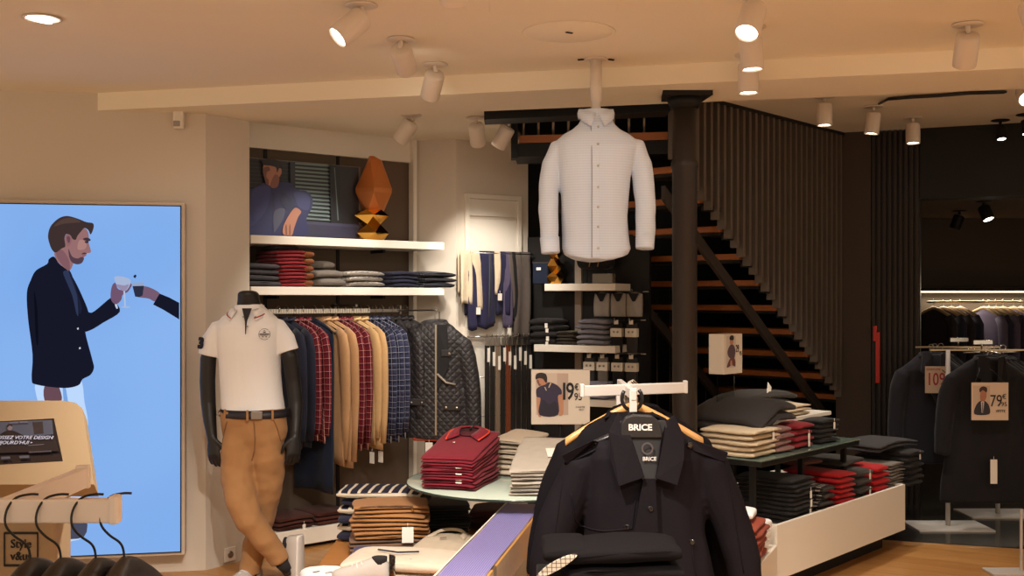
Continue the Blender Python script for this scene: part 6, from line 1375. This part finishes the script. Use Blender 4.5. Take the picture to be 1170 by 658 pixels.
for i, (px, dy, lab) in enumerate(((1075, .08, 'rear jacket, its shoulder showing right'), (1068, .02, 'second jacket'), (1064, -.06, 'front jacket wearing the 109 price card'))):
    Y = 7.95+dy; z0 = 1.6-62/F*7.95
    j = frontal('suit_jacket', 'midnight suit jacket on the left suit rack, ' + lab, 'suit jacket', (K(px)*Y, Y, z0-.006*(2-i)), .0, M_suit2 if i == 2 else M_suit, w=.225, L=.80, hem=.22, dp=.055, voxel=.012, wr=.007, seed=40+i, sl=.62, group='jackets on the left suit rack', lapel=(i == 2), mcol=M_suit2, arm_out=.04)
    h_ = thing('suit_hanger', 'black hanger of the %s on the left suit rack' % lab.split(',')[0].split(' wearing')[0], 'hanger', (K(px)*Y, Y, z0+.045), 0, 'hangers on the left suit rack'); b = MB(); hanger_mesh(b, .38); b.build('hanger_frame', [M_black, M_chrome], h_)
def card(nm, lab, pl_, pr_, pt, pb_, Y, par=None):
    a, c = W(pl_, pt, Y), W(pr_, pb_, Y); t = thing(nm, lab, 'price card', ((a.x+c.x)/2, Y, (a.z+c.z)/2))
    b = MB(); b.box((0, 0, 0), (c.x-a.x, .004, a.z-c.z)); b.build('card', mat('warm_card', (214, 190, 166), .5), t); b = MB(); hw = (c.x-a.x)/2*.8; hh = (a.z-c.z)/2
    for sx_ in (-1, 1): b.tube([(sx_*hw, .002, hh), (sx_*hw*.5, .05, hh+.07), (0, .16, hh+.12)], .002, 5)
    b.build('card_string', M_wire, t); return t, c.x-a.x, a.z-c.z
t, w_, h_ = card('price_card', 'pink price card reading 109 on the left suit rack', 1057, 1086, 418.5, 449, 7.715); M_pk = mat('crimson_ink', (176, 42, 62), .6)
text('109', .125, M_pk, t, facing((-.015, -.003, .0), (0, -1, 0)), 'price_text', sx=.72, bold=.0006); text('\u20ac', .05, M_pk, t, facing((.075, -.003, .03), (0, -1, 0)), 'price_text'); text('COSTUME', .022, M_pk, t, facing((-.03, -.003, .072), (0, -1, 0)), 'price_text')
t2 = thing('price_card', 'small blank pale card hanging below the pink 109 card', 'price card', (K(1086)*7.66, 7.66, 1.6-102/F*7.7), .1); b = MB(); b.box((0, 0, 0), (.06, .003, .15), M=Euler((0, .12, 0)).to_matrix().to_4x4()); b.build('card', mat('warm_card', (214, 190, 166), .5), t2); b = MB(); b.tube([(0, 0, .07), (-.02, .03, .10), (-.035, .066, .125)], .003, 6); b.build('card_string', M_wire, t2)
for i, (px, dy, lab) in enumerate(((1146, .16, 'rearmost long coat'), (1139, .10, 'third long coat'), (1133, .04, 'second long coat'), (1128, -.03, 'front long coat wearing the picture card'))):
    Y = 7.35+dy; z0 = 1.6-66/F*7.35
    j = frontal('suit_coat', 'black overcoat on the right suit rack, ' + lab, 'overcoat', (K(px)*Y, Y, z0-.004*(3-i)), .0, M_suit, w=.25, L=.98, hem=.315, dp=.06, voxel=.013, wr=.008, seed=50+i, sl=.66, group='overcoats on the right suit rack', lapel=(i == 3), arm_out=.06)
    h_ = thing('suit_hanger', 'black hanger of the %s on the right suit rack' % lab.split(' wearing')[0], 'hanger', (K(px)*Y, Y, z0+.05), 0, 'hangers on the right suit rack'); b = MB(); hanger_mesh(b, .42); b.build('hanger_frame', [mat('hanger_plastic', (30, 28, 29), .4), M_chrome], h_)
    if i == 3: text('BRICE', .028, mat('hanger_gold', (190, 160, 110), .5), h_, facing((.0, -.012, -.075), (0, -1, 0)), 'hanger_text')
    if i == 3: price_tag(j, (.0, -.10, -.66), M_paper, .16, .045)
t, w_, h_ = card('price_card', 'pale price card with a man in a suit and 79 on the right suit rack', 1110, 1152, 437, 480, 7.13)
cc = lambda x, z: Vector(((x-.5)*w_, -.0025, (z-.5)*h_))
csh = [((196, 172, 150), [(.04, .14), (.5, .14), (.5, .92), (.04, .92)], False), ((40, 38, 46), [(.08, .16), (.12, .4), (.25, .52), (.38, .5), (.48, .36), (.47, .16)], True), ((206, 196, 190), [(.25, .5), (.34, .5), (.31, .2), (.27, .2)], False), ((30, 28, 34), [(.285, .48), (.305, .48), (.31, .22), (.285, .2)], False), ((170, 112, 84), [(.23, .56), (.3, .5), (.38, .56), (.4, .74), (.32, .82), (.24, .76)], True), ((60, 38, 30), [(.22, .74), (.3, .8), (.4, .74), (.41, .86), (.3, .9), (.21, .84)], True)]
picture('card_picture', csh, cc, (0, -1, 0), t, None, maker=lambda c: mat('cc_%d_%d_%d' % c, c, .6))
text('79', .11, M_ink, t, facing(cc(.66, .5)+Vector((0, -.003, 0)), (0, -1, 0)), 'price_text', sx=.75); text('\u20ac', .045, M_ink, t, facing(cc(.88, .62)+Vector((0, -.003, 0)), (0, -1, 0)), 'price_text'); text('95', .04, M_ink, t, facing(cc(.88, .42)+Vector((0, -.003, 0)), (0, -1, 0)), 'price_text'); text('VESTE', .024, M_ink, t, facing(cc(.78, .24)+Vector((0, -.003, 0)), (0, -1, 0)), 'price_text')
# suit room: light strip, rail, jackets on beech hangers
RY = 11.0
x0, x1 = K(1060)*RY, 6.35
t = thing('light_strip', 'long glowing light strip on the back wall of the suit room', 'light strip', ((x0+x1)/2, 11.22, 1.6+6/F*11.2)); b = MB(); b.box((0, 0, .03), (x1-x0, .16, .03), bev=.003); b.build('housing', M_dark, t); b = MB(); b.box((0, -.03, .006), (x1-x0-.02, .05, .014)); b.build('tube', emis('strip_glow', (255, 236, 196), 4), t)
ld = bpy.data.lights.new('strip', 'AREA'); ld.shape = 'RECTANGLE'; ld.size = x1-x0; ld.size_y = .05; ld.energy = 18; ld.color = (1, .84, .62); lo = bpy.data.objects.new('strip_light', ld); C.objects.link(lo); lo.parent = t; lo.location = (0, -.06, -.006); lo.rotation_euler = (-.25, 0, 0)
zr2 = 1.6-5/F*RY
t = thing('suit_rail', 'thin rail with light suit jackets at the back of the suit room', 'rail', ((x0+x1)/2, RY, zr2)); b = MB(); b.tube([(-(x1-x0)/2, 0, 0), ((x1-x0)/2, 0, 0)], .012, 8)
for x in (-1, 0, 1): b.tube([(x*(x1-x0)*.46, 0, 0), (x*(x1-x0)*.46, .26, 0)], .010, 6)
b.build('rail_bar', M_steelw, t)
C_lav = cloth('lavender_wool', (112, 104, 132)); C_ink2 = cloth('ink_wool', (60, 60, 80)); C_bwn = cloth('brown_wool', (62, 54, 58))
for i, (px, m, nm) in enumerate(((1067, C_bwn, 'dark brown'), (1078, C_ink2, 'ink blue'), (1087, C_bwn, 'brown'), (1097, C_ink2, 'grey blue'), (1124, C_lav, 'lavender blue'), (1130, C_ink2, 'ink blue'), (1138, C_lav, 'lavender grey'), (1146, C_ink2, 'dark blue'), (1158, C_lav, 'pale lavender'), (1167, C_ink2, 'dark ink'))):
    q = Vector((K(px)*RY, RY, zr2+.012)); pl_ = ('leftmost', 'second', 'third', 'fourth', 'fifth', 'sixth', 'seventh', 'eighth', 'ninth', 'tenth')[i]
    t = thing('suit_jacket', '%s jacket seen edge-on on the far rail, %s from the left' % (nm, pl_) if i else 'dark brown jacket seen edge-on on the far rail, leftmost', 'suit jacket', q, -1.15, 'jackets on the far rail')
    xs = [-.22+.44*j/14 for j in range(15)]
    b = MB(); drape(b, xs, lambda x: -.085-.07*(abs(x)/.22)**1.3, lambda x: -.86, lambda x: .055*(1-.5*(abs(x)/.22)**6), i, .008, 18); b.build('jacket_body', m, t)
    for sd in (-1, 1):
        b = MB(); b.tube([(sd*.19, 0, -.16), (sd*.235, 0, -.24), (sd*.25, -.01, -.45), (sd*.245, -.02, -.72)], [.05, .058, .052, .042], 12, flat=.6, up=(0, 1, 0)); b.build('sleeve', m, t)
    h_ = thing('suit_hanger', 'beech hanger of the %s far jacket' % pl_, 'hanger', q, -1.15, 'beech hangers on the far rail'); b = MB()
    rings = []
    for k in range(13):
        u = -1+2*k/12; rings.append([Vector((u*.20, .022*math.cos(2*PI*a/8)*(.5+.7*abs(u)), -.070-.075*abs(u)**1.3+.018*math.sin(2*PI*a/8))) for a in range(8)])
    b.loft(rings, 0); hk = [Vector((.016*math.cos(a), 0, -.004+.016*math.sin(a))) for a in [PI*1.1-PI*1.3*k/9 for k in range(10)]]+[Vector((0, 0, -.03)), Vector((0, 0, -.07))]; b.tube(hk, .003, 6, mi=1); b.build('hanger_body', [mat('pale_beech', (206, 176, 134), .4), M_chrome], h_)
